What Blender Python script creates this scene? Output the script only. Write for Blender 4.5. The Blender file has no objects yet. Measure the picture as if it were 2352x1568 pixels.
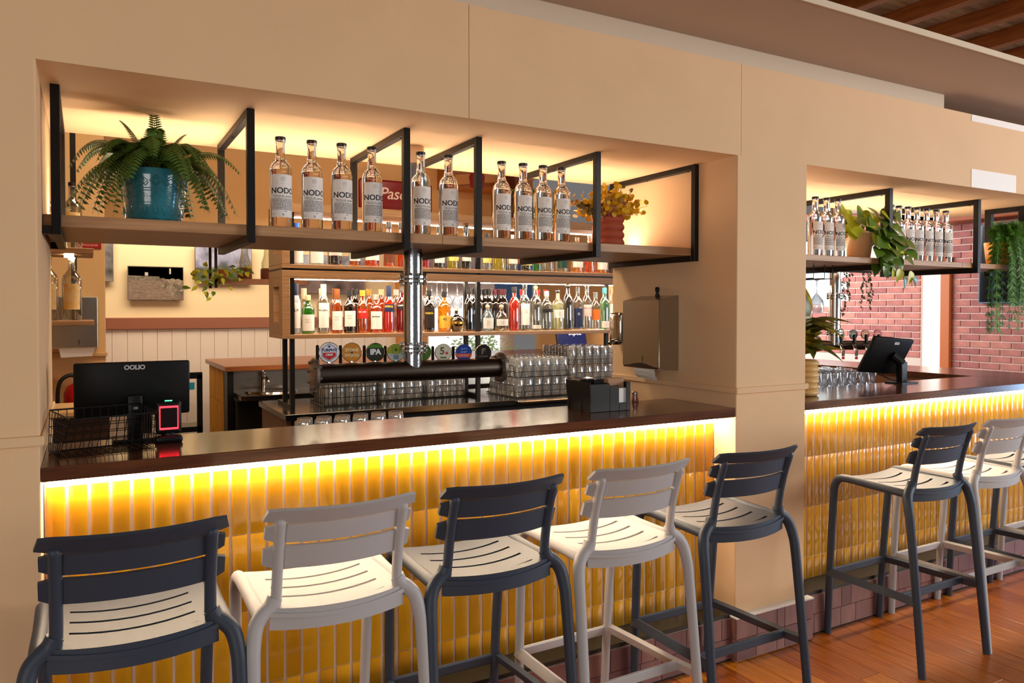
import bpy, bmesh, math, random
from mathutils import Vector, Matrix
random.seed(7)
S = bpy.context.scene
COL = S.collection
R = math.radians

# ---------------------------------------------------------------- camera
cd = bpy.data.cameras.new('camera')
cam = bpy.data.objects.new('camera', cd)
COL.objects.link(cam)
cam.location = (0, -2.40, 1.525)
cam.rotation_euler = (R(90 - 1.137), 0, R(-29.29))
cd.sensor_width = 36
cd.lens = 36 * 1745.8 / 2352
cd.shift_y = -37.0 / 2352
cd.clip_start = 0.02
S.camera = cam

# ---------------------------------------------------------------- world, lights, exposure
W = bpy.data.worlds.new('world')
S.world = W
W.use_nodes = True
W.node_tree.nodes['Background'].inputs[0].default_value = (1.0, 0.96, 0.94, 1)
W.node_tree.nodes['Background'].inputs[1].default_value = 0.17
S.view_settings.view_transform = 'Standard'
S.view_settings.look = 'None'
S.view_settings.gamma = 1
S.view_settings.use_curve_mapping = False
S.view_settings.exposure = 0.0

def area(name, loc, target, sx, sy, power, col):
    l = bpy.data.lights.new(name, 'AREA')
    l.shape = 'RECTANGLE'; l.size = sx; l.size_y = sy
    l.energy = power; l.color = col
    o = bpy.data.objects.new(name, l); COL.objects.link(o)
    o.location = loc
    o.rotation_euler = (Vector(target) - Vector(loc)).to_track_quat('-Z', 'Y').to_euler()
    return o
# daylight of the windows on the street side, to the right of and behind the camera
area('daylight_window', (7.5, -4.6, 2.3), (2.6, 0, 1.2), 3.2, 2.2, 255, (1.0, 0.97, 0.93))
# bluish light added further right to tint the stools' right sides
area('blue_side_light', (10.5, -2.2, 1.2), (2.0, -0.4, 0.6), 1.4, 2.0, 130, (0.38, 0.64, 1.0))
# fill light added behind the camera for the lower walls and jamb
area('front_fill_light', (-3.0, -5.2, 1.5), (1.6, 0.2, 1.0), 3.5, 1.6, 95, (1.0, 0.93, 0.86))
# unseen downlight added over the aisle to brighten tan walls and bench
area('back_bar_fill_light', (1.0, 1.6, 2.96), (1.0, 1.7, 0.0), 2.4, 0.4, 34, (1.0, 0.82, 0.58))
# unseen lamp added beyond the bar to wash the far wall
area('far_wall_wash_light', (0.9, 4.7, 2.85), (1.0, 5.5, 1.2), 2.6, 0.9, 58, (1.0, 0.84, 0.62))
# daylight of the room on the far right
area('far_window_daylight', (6.6, 6.2, 2.6), (9.6, 3.2, 1.4), 3.0, 2.2, 300, (1.0, 0.97, 0.97))

# ---------------------------------------------------------------- materials
def lin(c):
    c /= 255.0
    return c / 12.92 if c <= 0.04045 else ((c + 0.055) / 1.055) ** 2.4
def C(r, g, b): return (lin(r), lin(g), lin(b), 1)
MAT = {}
def M(name, col=(200, 200, 200), rough=0.5, metal=0.0, spec=0.5, emit=None, es=0.0, trans=0.0, ior=1.45, coat=0.0,
      var=0.0, vscale=8.0, bump=0.0, bscale=60.0, rnd=0.0, col2=None, stretch=(1, 1, 1), alpha=1.0):
    if name in MAT: return MAT[name]
    m = bpy.data.materials.new(name); m.use_nodes = True
    nt = m.node_tree; b = nt.nodes['Principled BSDF']
    c = C(*col)
    b.inputs['Base Color'].default_value = c
    b.inputs['Roughness'].default_value = rough
    b.inputs['Metallic'].default_value = metal
    b.inputs['Specular IOR Level'].default_value = spec
    b.inputs['IOR'].default_value = ior
    b.inputs['Coat Weight'].default_value = coat
    b.inputs['Coat Roughness'].default_value = 0.12
    b.inputs['Transmission Weight'].default_value = trans
    b.inputs['Alpha'].default_value = alpha
    if emit:
        b.inputs['Emission Color'].default_value = C(*emit); b.inputs['Emission Strength'].default_value = es
    src = None
    if var > 0 or col2:
        tc = nt.nodes.new('ShaderNodeTexCoord'); mp = nt.nodes.new('ShaderNodeMapping')
        nz = nt.nodes.new('ShaderNodeTexNoise'); mx = nt.nodes.new('ShaderNodeMix'); mx.data_type = 'RGBA'
        mp.inputs['Scale'].default_value = stretch
        nz.inputs['Scale'].default_value = vscale; nz.inputs['Detail'].default_value = 5
        nt.links.new(tc.outputs['Object'], mp.inputs[0]); nt.links.new(mp.outputs[0], nz.inputs['Vector'])
        ramp = nt.nodes.new('ShaderNodeMapRange'); ramp.inputs[1].default_value = 0.3; ramp.inputs[2].default_value = 0.7
        nt.links.new(nz.outputs['Fac'], ramp.inputs[0]); nt.links.new(ramp.outputs[0], mx.inputs[0])
        if col2: ca, cb = c, C(*col2)
        else:
            ca = tuple(x * (1 - var) for x in c[:3]) + (1,); cb = tuple(min(1, x * (1 + var)) for x in c[:3]) + (1,)
        mx.inputs[6].default_value = ca; mx.inputs[7].default_value = cb
        src = mx.outputs[2]
    if rnd > 0:
        oi = nt.nodes.new('ShaderNodeObjectInfo'); hs = nt.nodes.new('ShaderNodeHueSaturation')
        mr = nt.nodes.new('ShaderNodeMapRange'); mr.inputs[3].default_value = 1 - rnd; mr.inputs[4].default_value = 1 + rnd
        nt.links.new(oi.outputs['Random'], mr.inputs[0]); nt.links.new(mr.outputs[0], hs.inputs['Value'])
        mh = nt.nodes.new('ShaderNodeMapRange'); mh.inputs[3].default_value = 0.5 - rnd * 0.035; mh.inputs[4].default_value = 0.5 + rnd * 0.035
        nt.links.new(oi.outputs['Random'], mh.inputs[0]); nt.links.new(mh.outputs[0], hs.inputs['Hue'])
        hs.inputs['Color'].default_value = c
        if src: nt.links.new(src, hs.inputs['Color'])
        src = hs.outputs[0]
    if src: nt.links.new(src, b.inputs['Base Color'])
    if bump > 0:
        tc = nt.nodes.new('ShaderNodeTexCoord'); nz = nt.nodes.new('ShaderNodeTexNoise'); bp = nt.nodes.new('ShaderNodeBump')
        mp = nt.nodes.new('ShaderNodeMapping'); mp.inputs['Scale'].default_value = stretch
        nz.inputs['Scale'].default_value = bscale; nz.inputs['Detail'].default_value = 3
        bp.inputs['Strength'].default_value = bump; bp.inputs['Distance'].default_value = 0.01
        nt.links.new(tc.outputs['Object'], mp.inputs[0]); nt.links.new(mp.outputs[0], nz.inputs['Vector'])
        nt.links.new(nz.outputs['Fac'], bp.inputs['Height']); nt.links.new(bp.outputs[0], b.inputs['Normal'])
    MAT[name] = m
    return m

def thin_glass(name, col=(255, 255, 255), refl=0.12, body=0.0, bodycol=None):
    """clear or coloured glass: light passes, edges and highlights reflect; body = cloudy share"""
    if name in MAT: return MAT[name]
    m = bpy.data.materials.new(name); m.use_nodes = True
    nt = m.node_tree; nt.nodes.clear()
    out = nt.nodes.new('ShaderNodeOutputMaterial')
    tr = nt.nodes.new('ShaderNodeBsdfTransparent'); tr.inputs[0].default_value = C(*col)
    gl = nt.nodes.new('ShaderNodeBsdfGlossy'); gl.inputs['Roughness'].default_value = 0.04
    lw = nt.nodes.new('ShaderNodeLayerWeight'); lw.inputs[0].default_value = 0.35
    mr = nt.nodes.new('ShaderNodeMapRange'); mr.inputs[3].default_value = refl * 0.5; mr.inputs[4].default_value = min(1, refl * 5)
    nt.links.new(lw.outputs['Facing'], mr.inputs[0])
    mx = nt.nodes.new('ShaderNodeMixShader'); nt.links.new(mr.outputs[0], mx.inputs[0])
    base = tr.outputs[0]
    if body > 0:
        df = nt.nodes.new('ShaderNodeBsdfDiffuse'); df.inputs[0].default_value = C(*(bodycol or col))
        tl = nt.nodes.new('ShaderNodeBsdfTranslucent'); tl.inputs[0].default_value = C(*(bodycol or col))
        a = nt.nodes.new('ShaderNodeMixShader'); a.inputs[0].default_value = 0.5
        nt.links.new(df.outputs[0], a.inputs[1]); nt.links.new(tl.outputs[0], a.inputs[2])
        b2 = nt.nodes.new('ShaderNodeMixShader'); b2.inputs[0].default_value = body
        nt.links.new(tr.outputs[0], b2.inputs[1]); nt.links.new(a.outputs[0], b2.inputs[2]); base = b2.outputs[0]
    nt.links.new(base, mx.inputs[1]); nt.links.new(gl.outputs[0], mx.inputs[2])
    nt.links.new(mx.outputs[0], out.inputs[0])
    MAT[name] = m
    return m

def EM(name, col, strength):
    if name in MAT: return MAT[name]
    m = bpy.data.materials.new(name); m.use_nodes = True
    nt = m.node_tree; nt.nodes.clear()
    out = nt.nodes.new('ShaderNodeOutputMaterial'); e = nt.nodes.new('ShaderNodeEmission')
    e.inputs[0].default_value = (*col, 1); e.inputs[1].default_value = strength
    nt.links.new(e.outputs[0], out.inputs[0]); MAT[name] = m
    return m

wall_m = M('painted_plaster', (229, 191, 148), 0.75, var=0.03, vscale=3, bump=0.06, bscale=220)
counter_m = M('dark_hardwood', (104, 58, 30), 0.18, spec=0.5, col2=(66, 32, 16), vscale=5, stretch=(0.6, 9, 9), coat=0.35)
oak_m = M('oak_veneer', (190, 148, 106), 0.45, col2=(160, 118, 80), vscale=6, stretch=(0.7, 14, 14))
blackm = M('black_steel', (20, 17, 15), 0.45, 0.0, spec=0.35)
tile_m = M('yellow_glazed_tile', (208, 147, 24), 0.12, spec=0.6, coat=0.25, var=0.05, vscale=14, rnd=0.12)
grout_m = M('pale_grout', (214, 184, 158), 0.8)
plum_m = M('plum_tile', (128, 88, 84), 0.35, var=0.14, vscale=9, stretch=(3, 1, 1), rnd=0.3)
plumgrout_m = M('plum_grout', (190, 170, 160), 0.8)
floor_m = M('floorboard_timber', (192, 110, 22), 0.36, col2=(142, 72, 8), vscale=7, stretch=(10, 0.7, 1), rnd=0.22, coat=0.15)
dark_m = M('black_plastic', (10, 10, 11), 0.42, spec=0.35)
steel_m = M('brushed_steel', (176, 172, 166), 0.27, 1.0, var=0.04, vscale=30, stretch=(1, 1, 14))
chrome_m = M('polished_steel', (205, 205, 205), 0.1, 1.0)
bench_m = M('stainless_bench', (150, 146, 140), 0.16, 1.0)
navy_m = M('slate_blue_resin', (52, 60, 74), 0.5, bump=0.05, bscale=400)
ivory_m = M('ivory_resin', (180, 176, 176), 0.5, bump=0.05, bscale=400)
ledge_m = M('dark_ledge', (44, 38, 26), 0.4)
white_m = M('white_paint', (240, 236, 230), 0.6)
paper_m = M('white_paper', (238, 236, 232), 0.7)
labelm = M('white_label_paper', (232, 229, 225), 0.6)
ink_m = M('black_ink', (28, 27, 30), 0.7)
cap_m = M('black_cap', (24, 22, 22), 0.35)
water_m = M('clear_glass_bottle', (255, 253, 248), 0.0, trans=1.0, ior=1.33)

# ---------------------------------------------------------------- mesh helpers
def box(bm, x0, x1, y0, y1, z0, z1, bev=0.0, seg=1, rot=None, piv=None):
    v = [bm.verts.new((x, y, z)) for x in (x0, x1) for y in (y0, y1) for z in (z0, z1)]
    fs = [(0, 1, 3, 2), (4, 6, 7, 5), (0, 4, 5, 1), (2, 3, 7, 6), (0, 2, 6, 4), (1, 5, 7, 3)]
    faces = [bm.faces.new([v[i] for i in f]) for f in fs]
    if bev > 0:
        es = list({e for f in faces for e in f.edges})
        r = bmesh.ops.bevel(bm, geom=es, offset=bev, segments=seg, affect='EDGES', profile=0.5)
        v = list({q for f in r['faces'] for q in f.verts} | {q for q in v if q.is_valid})
    if rot: bmesh.ops.transform(bm, matrix=Matrix.Translation(piv) @ rot @ Matrix.Translation(-Vector(piv)), verts=v)
    return v

def ring_faces(bm, rings, closed=True):
    for a, b in zip(rings, rings[1:]):
        n = len(a)
        for i in range(n if closed else n - 1):
            j = (i + 1) % n
            bm.faces.new((a[i], a[j], b[j], b[i]))

def lathe(bm, prof, seg=24, o=(0, 0, 0), a0=0, a1=None, caps=True):
    rings = []
    full = a1 is None
    n = seg if full else seg + 1
    for r, z in prof:
        rings.append([bm.verts.new((o[0] + r * math.sin(a0 + (2 * math.pi if full else a1 - a0) * k / seg),
                                    o[1] - r * math.cos(a0 + (2 * math.pi if full else a1 - a0) * k / seg), o[2] + z)) for k in range(n)])
    ring_faces(bm, rings, full)
    if caps and full:
        if prof[0][0] > 1e-6: bm.faces.new(list(reversed(rings[0])))
        if prof[-1][0] > 1e-6: bm.faces.new(rings[-1])
    return rings

def tube(bm, pts, r, seg=10, caps=True, sq=None):
    """sweep a round (or sq=(w,h) rectangular) section along pts"""
    P = [Vector(p) for p in pts]
    rr = r if isinstance(r, (list, tuple)) else [r] * len(P)
    t = [(P[min(i + 1, len(P) - 1)] - P[max(i - 1, 0)]).normalized() for i in range(len(P))]
    up = Vector((0, 0, 1)) if abs(t[0].z) < 0.9 else Vector((0, 1, 0))
    n = (up - t[0] * up.dot(t[0])).normalized()
    rings = []
    for i, p in enumerate(P):
        n = (n - t[i] * n.dot(t[i])).normalized(); b = t[i].cross(n)
        if sq:
            w, h = sq
            off = [(-w, -h), (w, -h), (w, h), (-w, h)]
            rings.append([bm.verts.new(p + b * (x / 2) + n * (y / 2)) for x, y in off])
        else:
            rings.append([bm.verts.new(p + (n * math.cos(2 * math.pi * k / seg) + b * math.sin(2 * math.pi * k / seg)) * rr[i]) for k in range(seg)])
    ring_faces(bm, rings)
    if caps:
        bm.faces.new(list(reversed(rings[0]))); bm.faces.new(rings[-1])

def smooth_path(pts, n=6):
    P = [Vector(p) for p in pts]; out = []
    for i in range(len(P) - 1):
        p0, p1, p2, p3 = P[max(i - 1, 0)], P[i], P[i + 1], P[min(i + 2, len(P) - 1)]
        for k in range(n):
            u = k / n
            out.append(0.5 * ((2 * p1) + (p2 - p0) * u + (2 * p0 - 5 * p1 + 4 * p2 - p3) * u * u + (3 * p1 - p0 - 3 * p2 + p3) * u ** 3))
    out.append(P[-1])
    return out

def disk(bm, c, r, nrm=(0, -1, 0), seg=24):
    q = Vector(nrm).to_track_quat('Z', 'Y')
    vs = [bm.verts.new(Vector(c) + q @ Vector((r * math.cos(2 * math.pi * k / seg), r * math.sin(2 * math.pi * k / seg), 0))) for k in range(seg)]
    bm.faces.new(vs)

def poly(bm, pts): return bm.faces.new([bm.verts.new(p) for p in pts])

def mesh(name, bm, mat, smooth=None):
    bmesh.ops.recalc_face_normals(bm, faces=bm.faces[:])
    me = bpy.data.meshes.new(name); bm.to_mesh(me); bm.free()
    if mat: me.materials.append(mat)
    if smooth:
        me.shade_smooth()
        me.set_sharp_from_angle(angle=R(smooth if smooth is not True else 40))
    return me

def root_of(o):
    while o.parent: o = o.parent
    return o

def obj(name, bm_or_me, mat=None, parent=None, smooth=None, world=True, loc=None):
    """mesh built in world coordinates; parts are shifted to their thing's origin"""
    if not isinstance(bm_or_me, bpy.types.Mesh):
        if parent is not None and world:
            bmesh.ops.translate(bm_or_me, vec=-root_of(parent).location, verts=bm_or_me.verts[:])
        bm_or_me = mesh(name, bm_or_me, mat, smooth)
    o = bpy.data.objects.new(name, bm_or_me); COL.objects.link(o)
    if parent is not None: o.parent = parent
    if loc is not None: o.location = loc
    return o

def tag(o, label=None, cat=None, group=None, kind=None):
    if label: o['label'] = label
    if cat: o['category'] = cat
    if group: o['group'] = group
    if kind: o['kind'] = kind
    return o

def thing(name, label, cat, loc=(0, 0, 0), rz=0, group=None):
    o = bpy.data.objects.new(name, None); COL.objects.link(o)
    o.location = loc; o.rotation_euler = (0, 0, rz); o.empty_display_size = 0.05
    return tag(o, label, cat, group)

def struct(name, bm, mat, label=None, smooth=None):
    return tag(obj(name, bm, mat, smooth=smooth), label, None, None, 'structure')

def copy_tree(o, loc=None, rz=None, label=None, parent=None):
    c = o.copy(); COL.objects.link(c); c.parent = parent
    if loc is not None: c.location = loc
    if rz is not None: c.rotation_euler = (0, 0, rz)
    if label: c['label'] = label
    for ch in list(o.children): copy_tree(ch, parent=c)
    return c

def NB(): return bmesh.new()
def boxo(name, mat, parent, *a, **k):
    bm = NB(); box(bm, *a, **k); return obj(name, bm, mat, parent)

TXT = {}
def text_geo(s, size, bold=0.0, spacing=1.0):
    key = (s, size, bold, spacing)
    if key in TXT: return TXT[key]
    cu = bpy.data.curves.new('t', 'FONT'); cu.body = s; cu.size = size; cu.align_x = 'CENTER'; cu.align_y = 'CENTER'
    cu.offset = bold; cu.space_character = spacing; cu.resolution_u = 3
    o = bpy.data.objects.new('t', cu); COL.objects.link(o)
    dg = bpy.context.evaluated_depsgraph_get()
    me = bpy.data.meshes.new_from_object(o.evaluated_get(dg))
    vs = [v.co.copy() for v in me.vertices]; fs = [tuple(p.vertices) for p in me.polygons]
    bpy.data.objects.remove(o); bpy.data.curves.remove(cu); bpy.data.meshes.remove(me)
    TXT[key] = (vs, fs); return vs, fs

def put_text(bm, s, size, f, bold=0.0, spacing=1.0, cuts=0):
    """f maps flat (u, v) to a 3-D point"""
    vs, fs = text_geo(s, size, bold, spacing)
    if cuts:   # finer faces, so that the print follows a curved label
        q = bmesh.new(); w = [q.verts.new(v) for v in vs]
        for p in fs:
            try: q.faces.new([w[i] for i in p])
            except ValueError: pass
        for k in range(cuts):
            es = [e for e in q.edges if abs(e.verts[0].co.x - e.verts[1].co.x) > size * .12]
            if es: bmesh.ops.subdivide_edges(q, edges=es, cuts=1)
            bmesh.ops.triangulate(q, faces=q.faces[:])
        q.verts.index_update(); vs = [v.co.copy() for v in q.verts]; fs = [tuple(v.index for v in p.verts) for p in q.faces]; q.free()
    nv = [bm.verts.new(f(v.x, v.y)) for v in vs]
    for q in fs:
        try: bm.faces.new([nv[i] for i in q])
        except ValueError: pass

def put_rect(bm, u0, u1, v0, v1, f, n=1):
    for k in range(n):
        a, b = u0 + (u1 - u0) * k / n, u0 + (u1 - u0) * (k + 1) / n
        poly(bm, [f(a, v0), f(b, v0), f(b, v1), f(a, v1)])

# ================================================================ THE SETTING
# floor in front of the bar: boards running towards the bar
fl = NB(); box(fl, -4, 10, -6, 7, -0.06, -0.012)
floor = struct('floor', fl, M('floor_base', (62, 34, 16), 0.6), 'dark sub-floor under the honey brown floorboards')
PW = 0.132
pm = {}
for i in range(-12, 48):
    x = i * PW
    y = -3.2 - random.random() * 1.4
    while y < 0.13:
        L = random.choice((1.2, 1.6, 2.0))
        y1 = min(y + L, 0.13)
        if y1 - y > 0.05:
            k = round(y1 - y, 3)
            if k not in pm:
                b = NB(); box(b, 0.0012, PW - 0.0012, 0.0012, k - 0.0012, -0.012, 0.0, 0.0015)
                pm[k] = mesh('plank', b, floor_m)
            obj('plank', pm[k], parent=floor, loc=(x, y, 0))
        y = y1

def vbox(bm, x0, x1, y0, y1, z0, z1, bev):
    v = box(bm, x0, x1, y0, y1, z0, z1)
    es = [e for e in bm.edges if abs(e.verts[0].co.z - e.verts[1].co.z) > .1]
    bmesh.ops.bevel(bm, geom=es, offset=bev, segments=3, affect='EDGES', profile=.5)
# the bar wall: left pier, pillar, header with its cladding panels
b = NB(); vbox(b, -3.0, -0.11, 0, 0.89, 0, 2.195, 0.005)
wl = struct('wall_left', b, wall_m, 'beige plastered wall left of the first bar opening')
b = NB(); vbox(b, 2.463, 2.905, 0, 0.89, 0.0, 2.195, 0.005)
pillar = struct('wall_pillar', b, wall_m, 'beige plastered pillar between the two bar openings')
b = NB(); box(b, -3.0, 5.48, 0.006, 0.93, 2.195, 2.588)
header = struct('wall_header', b, wall_m, 'beige header above the two bar openings')
for x0, x1 in ((-3.0, 1.173), (1.1755, 2.484), (2.4865, 5.48)):
    boxo('panel', wall_m, header, x0, x1, 0.0, 0.006, 2.195, 2.590)
for nm, x0, x1, lab in (('trim_1', -3.0, -0.106, 'beige dado strip on the wall left of the bar'),
                        ('trim_2', 2.459, 2.909, 'beige dado strip around the pillar')):
    b = NB(); box(b, x0, x1, -0.013, 0.0, 1.161, 1.188, 0.003, 2)
    t = struct(nm, b, wall_m, lab)
    b = NB()
    if nm == 'trim_1': box(b, -0.11, -0.101, -0.013, 0.885, 1.161, 1.188, 0.003, 1)
    else:
        box(b, 2.454, 2.463, -0.013, 0.885, 1.161, 1.188, 0.003, 1)
        box(b, 2.905, 2.914, -0.013, 0.30, 1.161, 1.188, 0.003, 1)
    obj('dado_return', b, wall_m, t)
# board above the header, bulkhead soffit, ceiling with rafters
b = NB(); box(b, -3.0, 4.02, 0.035, 0.10, 2.59, 2.68, 0.004)
struct('trim_3', b, M('pale_board', (214, 196, 172), 0.7), 'pale board standing above the header')
b = NB(); box(b, -3.0, 9.0, -0.44, 0.95, 2.68, 2.698)
bulk_m = M('bulkhead_paint', (196, 172, 148), 0.8)
bh = struct('ceiling_bulkhead', b, bulk_m, 'flat beige bulkhead above the bar wall')
boxo('edge_strip', M('pale_edge', (222, 200, 172), 0.7), bh, -3.0, 9.0, -0.446, -0.44, 2.676, 2.702)
b = NB(); box(b, -3, 10, -1.2, 6.5, 3.42, 3.5)
ceil = struct('ceiling', b, M('ceiling_back', (90, 70, 50), 0.8), 'timber lined ceiling above the bulkhead')
cb_m = M('rustic_ceiling_board', (226, 206, 176), 0.7, col2=(170, 148, 118), vscale=4, stretch=(1.2, 9, 1), rnd=0.2)
for i in range(-4, 14):
    boxo('board', cb_m, ceil, 2.6, 8.6, i * 0.19 + 0.002, i * 0.19 + 0.188, 3.40, 3.42)
raf_m = M('rafter_timber', (176, 104, 48), 0.55, col2=(136, 76, 32), vscale=5, stretch=(8, 0.8, 8))
for i in range(12):
    b = NB(); x = 3.05 + i * 0.46; box(b, x, x + 0.075, -1.0, 2.6, 3.30, 3.40, 0.003)
    obj('rafter', b, raf_m, ceil)
# log-like cut timber above the header on the right
b = NB(); box(b, 5.6, 6.6, 0.5, 0.85, 2.60, 2.79, 0.03)
tag(obj('roof_timber', b, M('pale_cut_timber', (206, 172, 130), 0.6, col2=(140, 96, 60), vscale=7)), 'pale rough-sawn roof timber resting above the header at the right', 'timber')
# white patches on the header
for x0, x1, z0, z1, lab in ((4.213, 4.656, 2.1955, 2.295, 'white rectangular patch on the header just above the second bar opening'),
                            (4.209, 5.2, 2.553, 2.588, 'long white patch along the top edge of the header')):
    b = NB(); box(b, x0, x1, -0.0022, -0.0002, z0, z1)
    tag(obj('wall_patch', b, M('white_patch', (246, 240, 234), 0.5)), lab, 'patch', 'white patches on the header')

# tiled bar fronts, one per opening
TW, TG = 0.0559, 0.0095
rows = [(0.205, 0.3125), (0.3145, 0.5600), (0.562, 0.8075), (0.8095, 1.056)]
tiles = {}
def tile_mesh(w, h):
    k = (round(w, 4), round(h, 4))
    if k not in tiles:
        b = NB(); box(b, 0, w, -0.007, 0.002, 0, h, 0.0022, 2)
        tiles[k] = mesh('tile', b, tile_m, 50)
    return tiles[k]
def plum_row(parent, ax, a0, a1, const, z0, z1, sgn, widths):
    a = a0; i = 0
    while a < a1 - 0.004:
        w = min(widths[i % len(widths)], a1 - a); i += 1
        b = NB()
        if ax == 'x': box(b, a + 0.001, a + w - 0.001, const, const + 0.008, z0 + 0.001, z1 - 0.001, 0.0015)
        else: box(b, const, const + 0.008, a + 0.001, a + w - 0.001, z0 + 0.001, z1 - 0.001, 0.0015)
        obj('tile', b, plum_m, parent)
        a += w
def bar_front(x0, x1, lab):
    t = thing('tiled_bar', lab, 'bar', (x0, 0.13, 0), group='tiled bars')
    boxo('backing', grout_m, t, x0, x1, 0.1325, 0.18, 0.2, 1.06)
    n = int(round((x1 - x0) / TW)); pw = (x1 - x0) / n
    for i in range(n):
        for z0, z1 in rows:
            o = obj('tile', tile_mesh(pw - TG, z1 - z0), parent=t)
            o.location = (i * pw + TG / 2, 0.006, z0)
    boxo('ledge', ledge_m, t, x0, x1, 0.004, 0.18, 0.185, 0.204, 0.002)
    boxo('plinth', plumgrout_m, t, x0, x1, 0.006, 0.17, 0.0, 0.186)
    ws = (0.07, 0.19, 0.11, 0.155, 0.07, 0.17, 0.13)
    plum_row(t, 'x', x0, x1, 0.0, 0.004, 0.095, 1, ws)
    plum_row(t, 'x', x0, x1, 0.0, 0.095, 0.184, 1, ws[2:] + ws[:2])
    boxo('foot_strip', M('dark_gap', (40, 26, 20), 0.8), t, x0, x1, -0.002, 0.01, 0.0, 0.005)  # dark strip along the foot of the plinth
    boxo('carcass', M('bar_carcass', (52, 44, 38), 0.6), t, x0, x1, 0.185, 0.30, 0.0, 1.0598)
    return t
bar_front(-0.108, 2.461, 'yellow stacked-tile bar front under the long counter left of the pillar')
bar_front(2.907, 5.15, 'yellow stacked-tile bar front under the counter right of the pillar')
# plum tiles round the foot of the pillar
t = thing('tiled_plinth', 'plum tiled plinth around the foot of the pillar', 'plinth', (2.684, 0, 0))
b = NB(); box(b, 2.446, 2.922, -0.026, -0.0005, 0.0, 0.19); box(b, 2.446, 2.4625, -0.0005, 0.128, 0, 0.19); box(b, 2.9055, 2.922, -0.0005, 0.0, 0, 0.19)
obj('core', b, plumgrout_m, t)
for z0, z1, ws in ((0.004, 0.098, (0.12, 0.13, 0.05, 0.12, 0.07)), (0.098, 0.188, (0.125, 0.125, 0.05, 0.12, 0.07))):
    plum_row(t, 'x', 2.440, 2.928, -0.034, z0, z1, 1, ws)
    plum_row(t, 'y', -0.026, 0.128, 2.440, z0, z1, 1, (0.2,))
    plum_row(t, 'y', -0.026, 0.0, 2.920, z0, z1, 1, (0.2,))
b = NB(); box(b, 2.438, 2.4628, -0.0002, 0.128, 0.189, 0.196); box(b, 2.438, 2.930, -0.036, -0.0002, 0.189, 0.196); box(b, 2.9052, 2.930, -0.0002, 0.001, 0.189, 0.196)
obj('cap_strip', b, white_m, t)

# LED strips under the counters
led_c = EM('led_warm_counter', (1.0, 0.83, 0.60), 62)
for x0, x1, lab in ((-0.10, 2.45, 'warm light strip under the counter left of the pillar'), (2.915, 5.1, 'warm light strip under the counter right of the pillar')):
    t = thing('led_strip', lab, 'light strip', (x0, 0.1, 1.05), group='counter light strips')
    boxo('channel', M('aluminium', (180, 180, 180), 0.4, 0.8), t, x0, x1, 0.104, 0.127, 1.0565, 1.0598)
    boxo('diffuser', led_c, t, x0, x1, 0.108, 0.1275, 1.024, 1.0565)  # diffuser deepened; its glowing face stands in for the overexposed tile tops

# counters
t = thing('bar_counter', 'dark polished hardwood counter in the opening left of the pillar', 'counter', (1.18, 0.2, 1.06))
cm = NB(); box(cm, -0.1095, 2.4625, 0.0, 0.425, 1.0600, 1.100, 0.003, 2)
obj('top', cm, counter_m, t)
t = thing('bar_counter', 'dark hardwood counter right of the pillar with a return to the back', 'counter', (4.0, 0.2, 1.06))
cm = NB(); box(cm, 2.9055, 5.0, 0.0, 0.425, 1.0600, 1.100, 0.003, 2); obj('top', cm, counter_m, t)
cm = NB(); box(cm, 5.0015, 5.55, 0.0, 2.2, 1.0600, 1.100, 0.003, 2); obj('return_top', cm, counter_m, t)
boxo('return_body', M('return_panel', (120, 72, 40), 0.5), t, 5.02, 5.5, 0.31, 2.1, 0.0, 1.0598)

# hanging shelves with black frames
def bracket(x, lab, w=0.025, y0=0.235, y1=0.885, zb=1.751, zt=2.1945, grp='black shelf frames'):
    t = thing('shelf_frame', lab, 'shelf frame', (x + w / 2, y0, zb), group=grp)
    boxo('post', blackm, t, x, x + w, y0, y0 + w, zb, zt, 0.0012)
    boxo('post', blackm, t, x, x + w, y1 - w, y1, zb, zt, 0.0012)
    boxo('arm', blackm, t, x, x + w, y0 + w, y1 - w, zt - w, zt, 0.0012)
    boxo('arm', blackm, t, x, x + w, y0 + w, y1 - w, zb, zb + w, 0.0012)
    for yy in (y0 + 0.06, (y0 + y1) / 2 + 0.03, y1 - 0.06):
        b = NB(); lathe(b, ((0.0, -0.003), (0.005, -0.003), (0.006, 0.0)), 10, (x + w / 2, yy, zt - w)); obj('bolt', b, dark_m, t)
    return t
names = ['black steel shelf frame at the left end beside the fern', 'black steel shelf frame between the fern and the first bottle',
         'black steel shelf frame beside the fourth bottle and the steel pipe', 'black steel shelf frame between the sixth and seventh bottle',
         'black steel shelf frame in front of the flower pot', 'black steel shelf frame at the right end against the pillar']
for x, n in zip((-0.086, 0.472, 1.024, 1.321, 1.886, 2.4375), names): bracket(x, n)
for x, n in ((3.855, 'black steel shelf frame behind the trailing pothos'), (4.705, 'black steel shelf frame to the right of the last tequila bottle')):
    bracket(x, n, w=0.03, grp='black shelf frames right of the pillar')
for yy in (.235, .86):
    boxo('wall_tie', blackm, bpy.data.objects['shelf_frame'], -.1095, -.0865, yy, yy + .025, 1.751, 1.776)
t = thing('shelf_frame', 'black steel shelf frame at the right picture edge behind the hanging fern', 'shelf frame', (5.26, 0.27, 1.75), group='black shelf frames right of the pillar')
boxo('post', blackm, t, 5.25, 5.29, 0.25, 0.29, 1.751, 2.1945, 0.002)
boxo('arm', blackm, t, 5.25, 5.29, 0.29, 0.50, 2.165, 2.1945, 0.002)
boxo('post', blackm, t, 5.25, 5.29, 0.46, 0.50, 1.751, 2.165, 0.002)
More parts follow.
